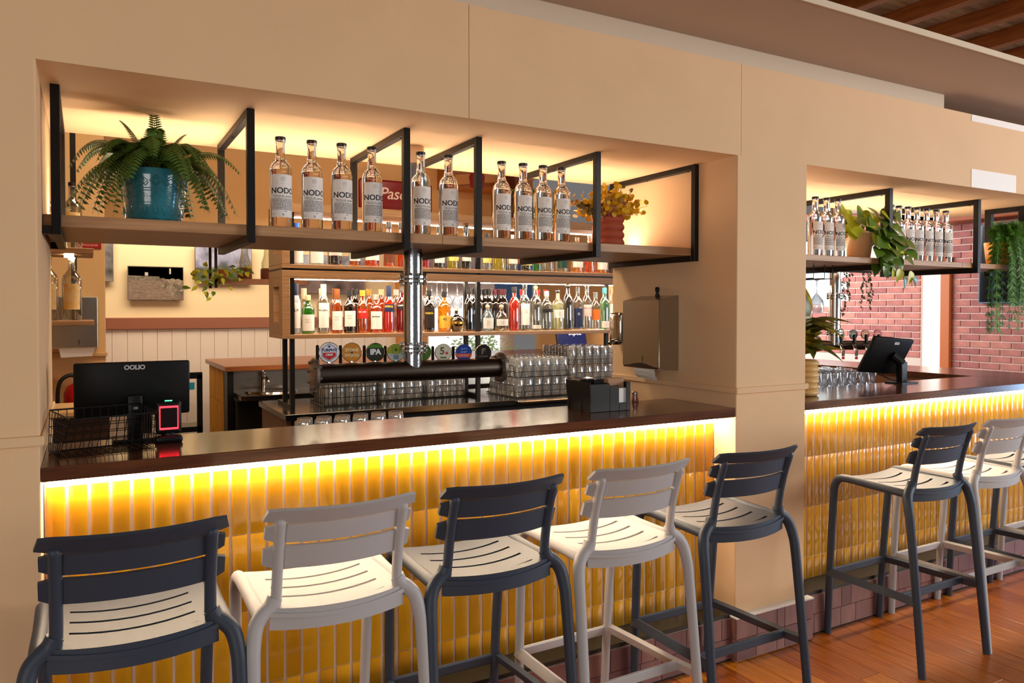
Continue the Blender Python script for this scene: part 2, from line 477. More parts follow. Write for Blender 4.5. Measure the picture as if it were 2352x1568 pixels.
def shelf(lab, segs, y0, y1, z0, z1):
    t = thing('hanging_shelf', lab, 'shelf', (segs[0][0], y0, z0))
    for a, b_ in segs:
        b = NB(); box(b, a, b_ - 0.001, y0, y1, z0, z1, 0.0015); obj('board', b, oak_m, t)
    return t
shelf('oak shelf hanging over the counter left of the pillar', ((-0.109, 1.19), (1.19, 2.462)), 0.2605, 0.858, 1.7765, 1.812)
shelf('oak shelf hanging over the counter right of the pillar', ((2.906, 4.6), (4.6, 5.24)), 0.2655, 0.80, 1.7815, 1.812)
led_s = EM('led_warm_shelf', (1.0, 0.82, 0.60), 118)
for x0, x1, lab in ((-0.09, 2.45, 'upward light strip on the shelf left of the pillar'), (2.93, 5.1, 'upward light strip on the shelf right of the pillar')):
    t = thing('led_strip', lab, 'light strip', (x0, 0.66, 1.812), group='shelf light strips')
    boxo('channel', MAT['aluminium'], t, x0, x1, 0.690, 0.724, 1.8122, 1.820)
    b = NB(); poly(b, [(x0, 0.698, 1.8205), (x1, 0.698, 1.8205), (x1, 0.718, 1.8205), (x0, 0.718, 1.8205)]); obj('diffuser', b, led_s, t)

# room behind the bar
b = NB(); box(b, -3.0, 0.10, 2.55, 2.7, 0, 3.2, 0.005)
rl = struct('wall_rear_left', b, M('tan_plaster', (222, 178, 122), 0.75), 'tan plastered wall behind the left end of the bar')
b = NB(); box(b, -3.0, 0.108, 2.535, 2.55, 1.262, 1.285, 0.003); obj('dado', b, MAT['tan_plaster'], rl)
b = NB(); box(b, -3.0, 3.3, 3.3, 3.42, 2.035, 3.0)
struct('wall_rear_header', b, MAT['tan_plaster'], 'tan header wall above the back shelves')
b = NB(); box(b, -3.0, 3.4, 5.6, 5.75, 0, 3.0)
fw = struct('wall_far', b, M('cream_plaster', (246, 222, 178), 0.7), 'cream wall with photographs beyond the bar')
bw = 0.128
board_m = M('painted_boards', (232, 214, 200), 0.55)
i = 0
x = -0.3
while x < 3.3:
    b = NB(); box(b, x + 0.0012, min(x + bw, 3.35) - 0.0012, 5.59, 5.6, 0.1, 1.345, 0.002); obj('board', b, board_m, fw); x += bw
b = NB(); box(b, -1.0, 3.35, 5.565, 5.6, 1.345, 1.455, 0.004)
obj('rail', b, M('rail_timber', (150, 92, 68), 0.5), fw)
b = NB(); box(b, -3.0, 3.6, 0.93, 6.0, 3.0, 3.1)  # unseen ceiling, added to keep the back bar darker
struct('ceiling_rear_blocker', b, M('rear_ceiling', (190, 160, 120), 0.8), 'plain unseen ceiling added behind the bar to block light')
b = NB(); box(b, -3.1, -3.0, 0.89, 5.7, 0, 3.1)  # unseen wall, added to stop world light leaking in
struct('wall_left_blocker', b, MAT['tan_plaster'], 'unseen tan wall on the left, added to keep out stray light')
b = NB(); box(b, 3.0, 3.32, 5.45, 5.6, 0, 2.6, 0.004)
struct('trim_4', b, M('golden_timber', (196, 132, 70), 0.5), 'golden timber post at the end of the cream wall')
b = NB(); box(b, 2.50, 3.30, 3.12, 3.3, 2.50, 2.85, 0.004)
struct('trim_5', b, M('golden_beam', (170, 100, 40), 0.5), 'brown timber beam on the tan header wall')
b = NB(); box(b, 2.55, 3.28, 3.05, 3.12, 2.56, 2.64, 0.003, rot=Matrix.Rotation(R(-8), 4, 'Y'), piv=(2.9, 3.1, 2.6))
struct('trim_6', b, M('golden_brace', (196, 128, 58), 0.5), 'lighter timber brace in front of the brown beam')
b = NB(); box(b, 3.0, 3.12, 2.9, 3.3, 1.9, 3.0, 0.003)
struct('trim_7', b, M('red_brown_post', (92, 40, 22), 0.5), 'red-brown timber post behind the flower pot')

# window and garden beyond the back shelves
b = NB(); box(b, 3.75, 5.05, 6.95, 7.0, 0.6, 1.72)
struct('window_1', b, EM('bright_daylight_pane', (1.0, 0.97, 0.95), 1.6), 'bright daylight window behind the back shelves')
b = NB()
tube(b, [(4.6, 6.7, 0.0), (4.6, 6.7, 1.0)], .02, 6)
for k in range(700):
    a = random.random() * 6.28; p = Vector((4.6 + random.gauss(0, 0.2), 6.7 + random.gauss(0, 0.06), 0.85 + abs(random.gauss(0, 0.2))))
    d = Vector((math.cos(a), 0.3 * math.sin(a), random.random() - 0.3)) * 0.035; n = Vector((-d.z, 0, d.x)) * 0.35
    poly(b, [p - d, p + n, p + d, p - n])
tag(obj('garden_shrub', b, M('pale_shrub', (190, 220, 160), 0.6)), 'pale green shrub in front of the bright window behind the shelves', 'shrub')

# the room on the far right: brick wall, doorway, beam
b = NB(); box(b, 9.62, 9.66, -1.5, 3.30, 0, 3.4); box(b, 9.62, 9.66, 3.715, 7.0, 0, 1.62); box(b, 9.62, 9.66, 3.715, 4.85, 1.62, 3.4)
bk = struct('wall_right', b, M('brick_mortar', (232, 212, 200), 0.85), 'red brick wall of the room on the right')
brick_m = M('red_brick', (192, 124, 116), 0.8, var=0.12, vscale=14, rnd=0.24, bump=0.3, bscale=50)
bmesh_cache = {}
def brick(y, z, w):
    k = round(w, 3)
    if k not in bmesh_cache:
        q = NB(); box(q, -0.013, 0.0, 0.0, w, 0, 0.074, 0.004); bmesh_cache[k] = mesh('brick', q, brick_m)
    obj('brick', bmesh_cache[k], parent=bk, loc=(9.622, y, z))
nb = 0
for r in range(24):
    z = 0.72 + r * 0.086
    y = 3.298 - (0.115 if r % 2 else 0.0)
    if r % 2: brick(3.188, z, 0.108)
    while y > 1.95:
        brick(y - 0.232, z, 0.228); y -= 0.242
for r in range(14):
    z = 0.9 + r * 0.086
    y = 3.72 + (0.12 if r % 2 else 0.0)
    if r % 2: brick(3.72, z, 0.108)
    while y < 4.75:
        brick(y, z, 0.228); y += 0.242
    if z < 1.58:
        while y < 5.6: brick(y, z, 0.228); y += 0.242
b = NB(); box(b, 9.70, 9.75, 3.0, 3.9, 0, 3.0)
struct('wall_doorway', b, M('glowing_white_wall', (255, 246, 240), 0.6, emit=(255, 244, 236), es=0.9), 'white wall seen through the doorway, glowing in place of sunlight')  # no lamp: emission stands in for sunlight on this wall
b = NB(); box(b, 9.56, 9.66, 3.30, 3.42, 0, 2.20, 0.004)
struct('door_1', b, M('orange_timber', (206, 112, 54), 0.5), 'orange timber door jamb in the brick wall')
b = NB(); box(b, 9.62, 9.66, 3.3, 3.72, 2.2, 3.3)
struct('trim_8', b, M('pale_lintel', (226, 196, 172), 0.6), 'pale lintel above the doorway in the brick wall')
b = NB(); box(b, 9.9, 9.95, 4.7, 8.0, 1.6, 2.6)
struct('window_2', b, EM('bright_daylight_pane_2', (0.96, 1.0, 0.98), 1.8), 'bright window left of the brick wall')
b = NB(); box(b, 9.2, 9.6, 0.5, 4.9, 2.60, 2.80, 0.01)
struct('trim_9', b, M('orange_beam', (168, 84, 44), 0.55, var=0.1, vscale=6), 'orange-brown beam along the top of the brick wall')
b = NB(); box(b, 9.2, 9.56, 3.2, 6.2, 2.62, 2.72, 0.01, rot=Matrix.Rotation(R(6), 4, 'X'), piv=(9.4, 3.2, 2.66))
struct('trim_10', b, M('dark_orange_beam', (140, 70, 34), 0.55), 'slanting brown beam in front of the brick wall')
t = thing('television', 'black flat television on the red brick wall', 'television', (9.58, 2.4, 1.62))
boxo('bezel', M('tv_bezel', (60, 84, 104), 0.3, 0.4), t, 9.54, 9.6, 1.9, 2.93, 1.61, 2.56)
boxo('screen', M('tv_screen', (6, 6, 8), 0.06), t, 9.532, 9.54, 1.915, 2.915, 1.625, 2.545)

b = NB(); box(b, 5.3, 6.9, 6.3, 6.4, 0, 2.6)
struct('wall_far_right', b, M('ochre_plaster', (206, 150, 90), 0.7), 'ochre wall behind the right half of the back shelves')
b = NB(); box(b, 3.32, 5.3, 7.0, 7.05, 0, 2.6)
struct('wall_far_window', b, M('pinkish_white', (240, 220, 212), 0.7), 'pale wall around the bright window behind the shelves')
t = thing('blue_poster', 'blue panel hanging behind the red-capped bottles', 'poster', (4.9, 5.9, 1.5))
boxo('panel', M('poster_blue', (40, 84, 140), .5), t, 4.42, 4.95, 5.9, 5.92, 1.62, 2.15)
boxo('hanger', dark_m, t, 4.68, 4.69, 5.9, 5.91, 2.15, 3.40)

# ================================================================ STOOLS
def slat_mesh(bm, zlo, zhi, ylo, yhi, wlo, whi, bow, th, n=14, flare=0.0, round_=0.012):
    """a back slat: curved in plan (its middle sits further back), upright lean from ylo to yhi"""
    rings = []
    for k in range(n + 1):
        u = -1 + 2 * k / n
        e = max(0.0, (abs(u) - (1 - round_ / wlo)) * wlo / round_) if round_ else 0
        ins = round_ * (1 - math.sqrt(max(0.0, 1 - e * e))) * 0.8
        ring = []
        for s, w, y, z in ((0, wlo, ylo, zlo + ins), (1, whi, yhi, zhi - ins)):
            x = u * w; yy = y - bow * (1 - u * u)
            ring.append((x, yy, z))
        a, c = Vector(ring[0]), Vector(ring[1])
        d = (c - a).normalized(); nn = Vector((0, -d.z, d.y)) * th / 2
        rings.append([bm.verts.new(p) for p in (a + nn, a - nn, c - nn, c + nn)])
    ring_faces(bm, rings)
    bm.faces.new(list(reversed(rings[0]))); bm.faces.new(rings[-1])

def make_stool(label, mat):
    t = thing('bar_stool', label, 'stool', (0, 0, 0), group='bar stools along the counters')
    for s in (-1, 1):
        b = NB()
        pts = smooth_path([(s * .193, .245, 0), (s * .197, .232, .30), (s * .203, .212, .62), (s * .204, .205, .70), (s * .203, .188, .738), (s * .201, .150, .752),
                           (s * .200, .02, .748), (s * .202, -.10, .745), (s * .200, -.15, .742)], 5)
        n = len(pts); tube(b, pts, [0.0155 + 0.0025 * min(1, i / (n * .4)) for i in range(n)], 12)
        obj('leg', b, mat, t, smooth=True)
        b = NB()
        pts = smooth_path([(s * .236, -.250, 0), (s * .230, -.215, .35), (s * .226, -.185, .62), (s * .223, -.174, .685), (s * .214, -.163, .728),
                           (s * .196, -.156, .752), (s * .176, -.152, .768), (s * .165, -.152, .79)], 5)
        n = len(pts); tube(b, pts, [0.0155 + 0.0045 * min(1, i / (n * .55)) for i in range(n)], 12)
        obj('leg', b, mat, t, smooth=True)
        b = NB()
        pts = smooth_path([(s * .166, -.150, .745), (s * .163, -.156, .79), (s * .162, -.168, .86), (s * .162, -.186, .93), (s * .162, -.203, .980), (s * .162, -.212, 1.006)], 5)
        n = len(pts); tube(b, pts, [0.0142 if i < n - 3 else (0.0135, 0.0115, 0.007)[i - n + 3] for i in range(n)], 12); obj('back_post', b, mat, t, smooth=True)
        b = NB(); tube(b, smooth_path([(s * .197, .238, .292), (s * .206, .21, .296), (s * .215, -.02, .300), (s * .219, -.14, .301), (s * .232, -.222, .301)], 4), 0, sq=(0.018, 0.034)); obj('footrest_rail', b, mat, t, smooth=30)
    b = NB(); box(b, -.197, .197, .224, .240, .275, .309, 0.004); obj('footrest_rail', b, mat, t)
    b = NB(); box(b, -.217, .217, -.150, -.134, .284, .318, 0.004); obj('footrest_rail', b, mat, t)
    # seat: a slotted, dished panel
    b = NB()
    bow = 0.040
    ys = [.196, .180, .124, .112, .050, .038, -.024, -.036, -.098, -.110, -.162]
    slots = {2, 4, 6, 8}
    xs = [-.200, -.185, -.160, -.140, -.105, -.07, -.035, 0, .035, .07, .105, .140, .160, .185, .200]
    grid = []
    for yv in ys:
        row = []
        for xv in xs:
            w = 1 - (xv / .2) ** 2
            y = yv - (bow * w if yv < .17 else 0.006 * w)
            z = .760 - .014 * w + (-.014 if yv > .19 else 0) - 0.010 * (abs(xv) > .19)
            row.append(b.verts.new((xv, y, z)))
        grid.append(row)
    fs = []
    for i in range(len(ys) - 1):
        for j in range(len(xs) - 1):
            if i in slots and 3 <= j <= 10: continue
            fs.append(b.faces.new((grid[i][j], grid[i][j + 1], grid[i + 1][j + 1], grid[i + 1][j])))
    bmesh.ops.recalc_face_normals(b, faces=b.faces[:])
    if b.faces[0].normal.z < 0: bmesh.ops.reverse_faces(b, faces=b.faces[:])
    ext = bmesh.ops.extrude_face_region(b, geom=b.faces[:])
    bmesh.ops.translate(b, vec=(0, 0, -0.012), verts=[g for g in ext['geom'] if isinstance(g, bmesh.types.BMVert)])
    obj('seat', b, mat, t, smooth=30)
    b = NB()
    pts = [(.176 * u, -.150 - .036 * (1 - u * u), .738 - .004 * (1 - u * u)) for u in [-1 + 2 * k / 14 for k in range(15)]]
    tube(b, pts, 0, sq=(0.026, 0.056)); bmesh.ops.bevel(b, geom=[e for e in b.edges], offset=0.005, segments=1, affect='EDGES') if False else None
    obj('apron', b, mat, t, smooth=30)
    b = NB(); slat_mesh(b, .868, .929, -.146, -.162, .197, .197, .050, .010); obj('back_slat', b, mat, t, smooth=30)
    b = NB(); slat_mesh(b, .939, .989, -.165, -.180, .195, .195, .050, .010); obj('back_slat', b, mat, t, smooth=30)
    b = NB(); slat_mesh(b, .998, 1.033, -.190, -.218, .203, .194, .050, .009, round_=0.004); obj('back_slat', b, mat, t, smooth=30)
    return t
spots = [(0.098, -.262, 0, 'slate blue bar stool at the left picture edge, nearest the wire basket'),
         (0.582, -.262, 0, 'ivory bar stool second from the left, between two slate blue stools'),
         (1.060, -.266, 0, 'slate blue bar stool third from the left, in the middle of the long counter'),
         (1.555, -.270, 1, 'ivory bar stool fourth from the left, below the black bar caddy'),
         (2.083, -.268, 0, 'slate blue bar stool directly in front of the pillar'),
         (3.243, -.262, 0, 'slate blue bar stool right of the pillar, fully visible down to the floor'),
         (3.725, -.262, 0, 'ivory bar stool at the right, second after the pillar'),
         (4.215, -.262, 0, 'slate blue bar stool at the right, partly hidden behind the ivory one'),
         (4.700, -.262, 0, 'ivory bar stool at the right picture edge of which only a leg shows')]
protos = {}
for i, (x, y, rr, lab) in enumerate(spots):
    m = navy_m if i % 2 == 0 and i < 5 or i in (5, 7) else ivory_m
    if m.name not in protos:
        o = protos[m.name] = make_stool(lab, m); o.location = (x, y, 0)
    else:
        o = copy_tree(protos[m.name], (x, y, 0), R(rr), lab)

# ================================================================ TEQUILA BOTTLES
def bottle_profile(h, r, rn, body=0.55, sh=0.2):
    zb, zs = h * body, h * (body + sh)
    p = [(0.0, 0.0), (r * .86, 0.0), (r * .97, h * .012), (r, h * .035), (r, zb)]
    for k in range(1, 8):
        a = k / 8; p.append((rn + (r - rn) * (math.cos(a * math.pi) * .5 + .5) ** 0.85, zb + (zs - zb) * a))
    p += [(rn, zs), (rn * .95, h * .93), (rn * 1.12, h * .945), (rn * 1.12, h * .965), (rn * .8, h * .968), (0, h * .968)]
    return p
def make_nodo(label, loc, grp):
    t = thing('tequila_bottle', label, 'bottle', (0, 0, 0), group=grp)
    h, r = 0.318, 0.0375
    b = NB()
    prof = [(0.0, 0.004), (.030, 0.0), (.035, 0.002), (r, .009), (r, .200), (.0372, .206), (.0350, .215), (.031, .224), (.0255, .232), (.020, .240), (.0172, .250), (.0158, .262), (.0148, .292), (.0146, .298), (.0166, .300), (.0166, .306), (.012, .3065), (0, .3065)]
    lathe(b, prof, 32); obj('glass', b, water_m, t, smooth=50)
    b = NB(); lathe(b, ((0.0, .3066), (.0180, .3066), (.0184, .309), (.0184, .3175), (.0172, .319), (0.0, .319)), 24); obj('cap', b, cap_m, t, smooth=30)
    b = NB(); rr = r + .0005; aw = .047 / rr
    lathe(b, ((rr, .036), (rr, .184)), 22, a0=-.9 * .047 / rr, a1=aw, caps=False)
    lb = obj('label', b, labelm, t, smooth=True)
    f = lambda u, v: Vector(((rr + .0003) * math.sin(u / rr), -(rr + .0003) * math.cos(u / rr), v))
    b = NB()
    for du in (-.0004, 0, .0004): put_text(b, 'NODO', 0.0280, lambda u, v: f(u + du + .001, v + .1270), .0003, 1.0, 4)
    put_text(b, 'TEQUILANA', 0.0118, lambda u, v: f(u, v + .1075), .0, 1.1, 2)
    rng = random.Random(3)
    for i in range(8):
        u = -.0395; v = .0985 - i * .0050
        while u < .038:
            w = rng.uniform(.003, .009); w = min(w, .0395 - u)
            put_rect(b, u, u + w, v - .0011, v + .0011, f); u += w + .0014
    for u0, u1, v in ((-.02, -.004, .152), (.002, .02, .152), (-.038, -.030, .046), (-.004, .004, .046), (-.003, .003, .0425), (.004, .014, .0565)):
        put_rect(b, u0, u1, v - .0008, v + .0008, f)
    for k in range(20):
        a0, a1 = 2 * math.pi * k / 20, 2 * math.pi * (k + 1) / 20
        q = lambda a, r_: f(r_ * math.cos(a), .168 + r_ * math.sin(a))
        poly(b, [q(a0, .0074), q(a1, .0074), q(a1, .0068), q(a0, .0068)])
    put_text(b, 'OK', 0.005, lambda u, v: f(u, v + .168))
    obj('lettering', b, ink_m, lb)
    b = NB(); lathe(b, ((.0174, .262), (.0174, .302), (.0190, .309)), 4, a0=.25, a1=.75, caps=False); obj('seal_strip', b, labelm, t, smooth=True)
    t.location = loc
    return t
ords = ['first', 'second', 'third', 'fourth', 'fifth', 'sixth', 'seventh', 'eighth', 'ninth', 'tenth']
nodo = None
for i, x in enumerate((.601, .711, .818, .935, 1.128, 1.244, 1.485, 1.583, 1.678, 1.772)):
    lab = 'clear white-labelled tequila bottle, %s from the left on the long shelf' % ords[i]
    if nodo is None: nodo = make_nodo(lab, (x, .33, 1.812), 'tequila bottles on the shelf left of the pillar')
    else: copy_tree(nodo, (x, .33 + random.uniform(-.004, .004), 1.812), R(random.uniform(-3, 3)), lab)
for i, x in enumerate((3.338, 3.406, 3.496, 3.589, 4.052, 4.122, 4.208, 4.296, 4.39, 4.485, 4.582)):
    lab = ('clear tequila bottle, %s from the pillar on the right shelf, left of the pothos' % ords[i]) if i < 4 else \
          ('clear tequila bottle, %s of the seven right of the pothos on the right shelf' % ords[i - 4])
    yy = (.43 if i == 0 else .36)
    o = copy_tree(nodo, (x, yy, 1.812), R(random.uniform(-3, 3)), lab); o['group'] = 'tequila bottles on the shelf right of the pillar'

# ================================================================ PLANTS
leaf_green = M('fern_green', (78, 104, 34), 0.5, var=0.35, vscale=12, rnd=0.25)
def leaflet(bm, p, d, side, L, w):
    d = d.normalized(); s = side.normalized()
    poly(bm, [p, p + d * L * .35 + s * w, p + d * L, p + d * L * .35 - s * w])
def frond(bm, base, az, L, A, B, pairs=26, lw=0.05, curl=0.0, roll=0.3):
    """one fern frond: arching stem with tapering drooping pinnae on both sides"""
    hd = Vector((math.cos(az), math.sin(az), 0)); sd = Vector((-math.sin(az), math.cos(az), 0))
    pts = []
    for k in range(pairs + 1):
        s = k / pairs
        pts.append(base + hd * (L * (s - .16 * s * s)) + Vector((0, 0, A * s - B * s * s)) + sd * curl * s * s)
    tube(bm, pts, [0.0017 * (1 - .7 * k / pairs) for k in range(pairs + 1)], 4)
    for k in range(3, pairs):
        s = k / pairs
        p = pts[k]; td = (pts[k + 1] - pts[k - 1]).normalized(); nm = td.cross(sd).normalized()
        if nm.z < 0: nm = -nm
        ll = lw * min(1, .25 + s * 2.2) * (1.0 - .80 * s ** 1.6)
        for g in (-1, 1):
            dd = (sd * g * 1.0 + td * .42 - nm * roll).normalized()
            e = dd - nm * .35
            w = .0030 + .0010 * (1 - s)
            a, c, d = p, p + dd * ll * .55, p + dd * ll * .55 + e.normalized() * ll * .45
            v = [bm.verts.new(q) for q in (a - td * w * .7, a + td * w * .7, c + td * w, c - td * w, d)]
            bm.faces.new((v[0], v[1], v[2], v[3])); bm.faces.new((v[3], v[2], v[4]))
            for q in range(1, 5):
                f = q / 5.5; cc = p + dd * ll * f
                for h in (-1, 1): leaflet(bm, cc, dd * .7 + td * h * 1.0, dd, .0085 * (1.1 - f), .0016)
def pot_lathe(parent, name, prof, mat, o, seg=40):
    b = NB(); lathe(b, prof, seg, o); return obj(name, b, mat, parent, smooth=50)

# fern in the turquoise embossed pot
fx, fy, fz = 0.205, 0.44, 1.812
t = thing('potted_fern', 'large green fern in a turquoise embossed ceramic pot on the shelf', 'plant', (fx, fy, fz))
teal = M('turquoise_glaze', (38, 112, 126), 0.12, coat=0.6, var=0.25, vscale=6)
pot = pot_lathe(t, 'pot', ((0, 0), (.078, 0), (.084, .004), (.094, .06), (.104, .15), (.108, .175), (.106, .178), (.098, .174), (.09, .12), (0, .11)), teal, (fx, fy, fz), 48)
def pot_r(z): return .084 + (.104 - .084) * z / .15
def on_pot(a, z, d=.0): 
    r_ = pot_r(z) + d; return Vector((fx + r_ * math.sin(a), fy - r_ * math.cos(a), fz + z))
b = NB()
for z in (.018, .058, .066, .104, .112):
    tube(b, [on_pot(2 * math.pi * k / 40, z, .001) for k in range(41)], .0016, 5, caps=False)
for i in range(14):
    a = 2 * math.pi * i / 14; w = .2
    for zc, hh in ((.085, .016), (.136, .018), (.010, .007)):
        for sc in (1, .55):
            ring = [on_pot(a, zc + hh * sc, .001), on_pot(a + w * sc, zc, .001), on_pot(a, zc - hh * sc, .001), on_pot(a - w * sc, zc, .001), on_pot(a, zc + hh * sc, .001)]
            tube(b, ring, .0014, 4, caps=False)
for i in range(20):
    a = 2 * math.pi * i / 20
    for z0, dz in ((.024, .03), (.116, .016)):
        tube(b, [on_pot(a - .07, z0 + dz, .001), on_pot(a - .07, z0 + .012, .001), on_pot(a, z0 + .003, .001), on_pot(a + .07, z0 + .012, .001), on_pot(a + .07, z0 + dz, .001)], .0018, 4, caps=False)
obj('relief', b, teal, pot, smooth=True)
pot_lathe(t, 'soil', ((0, .0), (.095, .0), (.095, .01), (0, .012)), M('soil', (40, 28, 20), 0.9), (fx, fy, fz + .155), 24)
rng = random.Random(11)
fb = Vector((fx, fy, fz + .168))
specs = []
for k in range(34):   # outer skirt, hanging over the rim
    specs.append((k * 2 * math.pi / 34 + rng.uniform(-.12, .12), rng.uniform(.22, .29), rng.uniform(.22, .34), rng.uniform(.42, .60)))
for k in range(24):   # middle, arching
    specs.append((k * 2 * math.pi / 24 + rng.uniform(-.15, .15), rng.uniform(.22, .30), rng.uniform(.30, .42), rng.uniform(.30, .42)))
for k in range(10):   # inner, upright
    specs.append((k * 2 * math.pi / 10 + .3, rng.uniform(.12, .2), rng.uniform(.30, .38), rng.uniform(.22, .3)))
for az, L, A, B in specs:
    if math.sin(az) < -.3: L *= .72
    if math.sin(az) < -.88 and B > .41: continue
    B = min(B, A + .13)
    if math.sin(az) > .6: L *= .8
    b = NB(); frond(b, fb + Vector((math.cos(az) * .03, math.sin(az) * .03, 0)), az, L, A, B, 26, rng.uniform(.055, .075), rng.uniform(-.05, .05), rng.uniform(.1, .6))
    obj('frond', b, leaf_green, t)
b = NB(); frond(b, fb, 1.2, .07, .32, .075, 26, .045, .02, .1); obj('frond', b, leaf_green, t)
b = NB(); frond(b, fb, 2.6, .12, .30, .12, 26, .045, .02, .1); obj('frond', b, leaf_green, t)
b = NB(); frond(b, fb, .3, .14, .28, .12, 26, .045, .02, .1); obj('frond', b, leaf_green, t)

# yellow bouquet in the ribbed terracotta pot
px_, py_, pz_ = 2.10, 0.44, 1.812
t = thing('flower_pot', 'ribbed terracotta pot of yellow leaves and dusty pink roses on the shelf', 'plant', (px_, py_, pz_))
prof = [(0, 0), (.066, 0)]
for k in range(4):
    for q in range(6): prof.append((.066 + .009 * math.sin(math.pi * q / 5), .003 + k * .036 + .036 * q / 5))
prof += [(.060, .148), (.058, .13), (0, .125)]
pot_lathe(t, 'pot', prof, M('terracotta', (176, 84, 58), 0.65, bump=.1, bscale=200), (px_, py_, pz_))
ylw = [M('yellow_leaf', (236, 190, 30), 0.5, rnd=.12), M('mustard_leaf', (160, 120, 40), 0.5), M('olive_leaf', (104, 84, 34), 0.5)]
rng = random.Random(5)
for k in range(80):
    az = rng.uniform(0, 6.28); el = rng.uniform(.15, 1.45); L = rng.uniform(.07, .17)
    d = Vector((math.cos(az) * math.cos(el), math.sin(az) * math.cos(el) * .8, math.sin(el)))
    o = Vector((px_ + d.x * .04, py_ + d.y * .04, pz_ + .14))
    b = NB(); tip = o + d * L
    tube(b, [o, o + d * L * .5 + Vector((0, 0, .006)), tip], .0014, 4)
    for q in range(9):
        s = .35 + .65 * q / 8; c = o + d * L * s
        n = Vector((rng.gauss(0, 1), rng.gauss(0, 1) - .6, rng.gauss(0, 1))).normalized()
        disk(b, c + Vector((rng.gauss(0, .009), rng.gauss(0, .009), rng.gauss(0, .009))), rng.uniform(.0095, .0145), n, 10)
    obj('sprig', b, ylw[0 if k % 5 < 3 else k % 3], t)
pinkm = M('dusty_pink_petal', (204, 132, 120), 0.6)
for cx, cy, cz in ((-.075, -.03, .17), (-.02, -.065, .158), (.03, -.06, .175), (.0, -.05, .205), (.06, -.04, .2), (-.05, -.05, .15)):
    b = NB(); c = Vector((px_ + cx, py_ + cy, pz_ + cz))
    for ring, (rr_, nn) in enumerate(((.006, 3), (.013, 5), (.021, 7))):
        for q in range(nn):
            a = 2 * math.pi * q / nn + ring
            u = Vector((math.cos(a), 0, math.sin(a))); w = Vector((-math.sin(a), 0, math.cos(a)))
            p = c + u * rr_ * .5 + Vector((0, .004 * ring, 0))
            poly(b, [p - w * rr_ * .6, p + u * rr_ * .8 - w * rr_ * .4 + Vector((0, -.006, 0)), p + u * rr_ * .9 + w * rr_ * .3 + Vector((0, -.004, 0)), p + w * rr_ * .6])
    obj('rose', b, pinkm, t)

def leafy(bm, p, d, n, L, w, fold=.25, seg=5, bend=.25):
    """a broad pointed leaf: two halves folded along the midrib"""
    d = d.normalized(); s = d.cross(n).normalized(); n = s.cross(d).normalized()
    mid = [p + d * L * k / seg - n * L * bend * (k / seg) ** 2 for k in range(seg + 1)]
    wid = [w * math.sin(math.pi * (0.06 + .94 * (k / seg)) ** .75) for k in range(seg + 1)]
    wid[-1] = 0.0005
    A = [bm.verts.new(q) for q in mid]
    for g in (-1, 1):
        B = [bm.verts.new(q + s * g * x_ + n * fold * x_) for q, x_ in zip(mid, wid)]
        for k in range(seg): bm.faces.new((A[k], A[k + 1], B[k + 1], B[k]) if g > 0 else (A[k + 1], A[k], B[k], B[k + 1]))

# pothos on the right-hand shelf
qx, qy, qz = 3.78, 0.37, 1.812
t = thing('potted_pothos', 'trailing green pothos in a cream ceramic pot on the right shelf', 'plant', (qx, qy, qz))
pot_lathe(t, 'pot', ((0, 0), (.055, 0), (.06, .005), (.078, .13), (.08, .14), (.075, .142), (.068, .12), (0, .115)), M('cream_glaze', (206, 164, 120), 0.3), (qx, qy, qz))
poth = [M('pothos_leaf', (84, 116, 34), 0.3, rnd=.25, coat=.2), M('pothos_light_leaf', (186, 190, 44), 0.35, rnd=.2, coat=.2)]
rng = random.Random(21)
for k in range(84):
    if k < 38: p = Vector((qx + rng.uniform(-.13, .15), qy + rng.uniform(-.13, .05), qz + rng.uniform(.13, .28)))
    else: p = Vector((qx + rng.uniform(-.02, .20), qy - rng.uniform(.09, .16), qz + rng.uniform(-.05, .17)))
    b = NB(); a = rng.uniform(-1.1, 1.1)
    d = Vector((math.sin(a) * .8, -.35 + rng.uniform(-.3, .2), -.5 + rng.uniform(-.3, .5)))
    n = Vector((rng.uniform(-.4, .4), -1, .5))
    leafy(b, p, d, n, rng.uniform(.07, .10), rng.uniform(.036, .048), .12, 7)
    obj('leaf', b, smooth=80, parent=t, mat=poth[1 if (p.x < qx - .01 and rng.random() < .75) or rng.random() < .15 else 0])
vine = smooth_path([(qx + .03, qy - .08, qz + .12), (qx + .06, qy - .15, qz + .02), (qx + .08, qy - .16, qz - .06), (qx + .15, qy - .165, qz - .10), (qx + .22, qy - .17, qz - .09)], 4)
b = NB(); tube(b, vine, .002, 5); obj('vine', b, poth[0], t)
for k, p in enumerate([(.06, -.15, -.02), (.08, -.155, -.05), (.02, -.15, -.03), (.13, -.165, -.06), (.16, -.165, -.10), (.21, -.17, -.07), (.23, -.17, -.10)]):
    b = NB(); leafy(b, Vector((qx, qy, qz)) + Vector(p), Vector((rng.uniform(-.5, .7), -.1, -.8)), Vector((rng.uniform(-.3, .3), -1, .4)), .075, .026); obj('leaf', b, poth[k % 2], t, smooth=80)

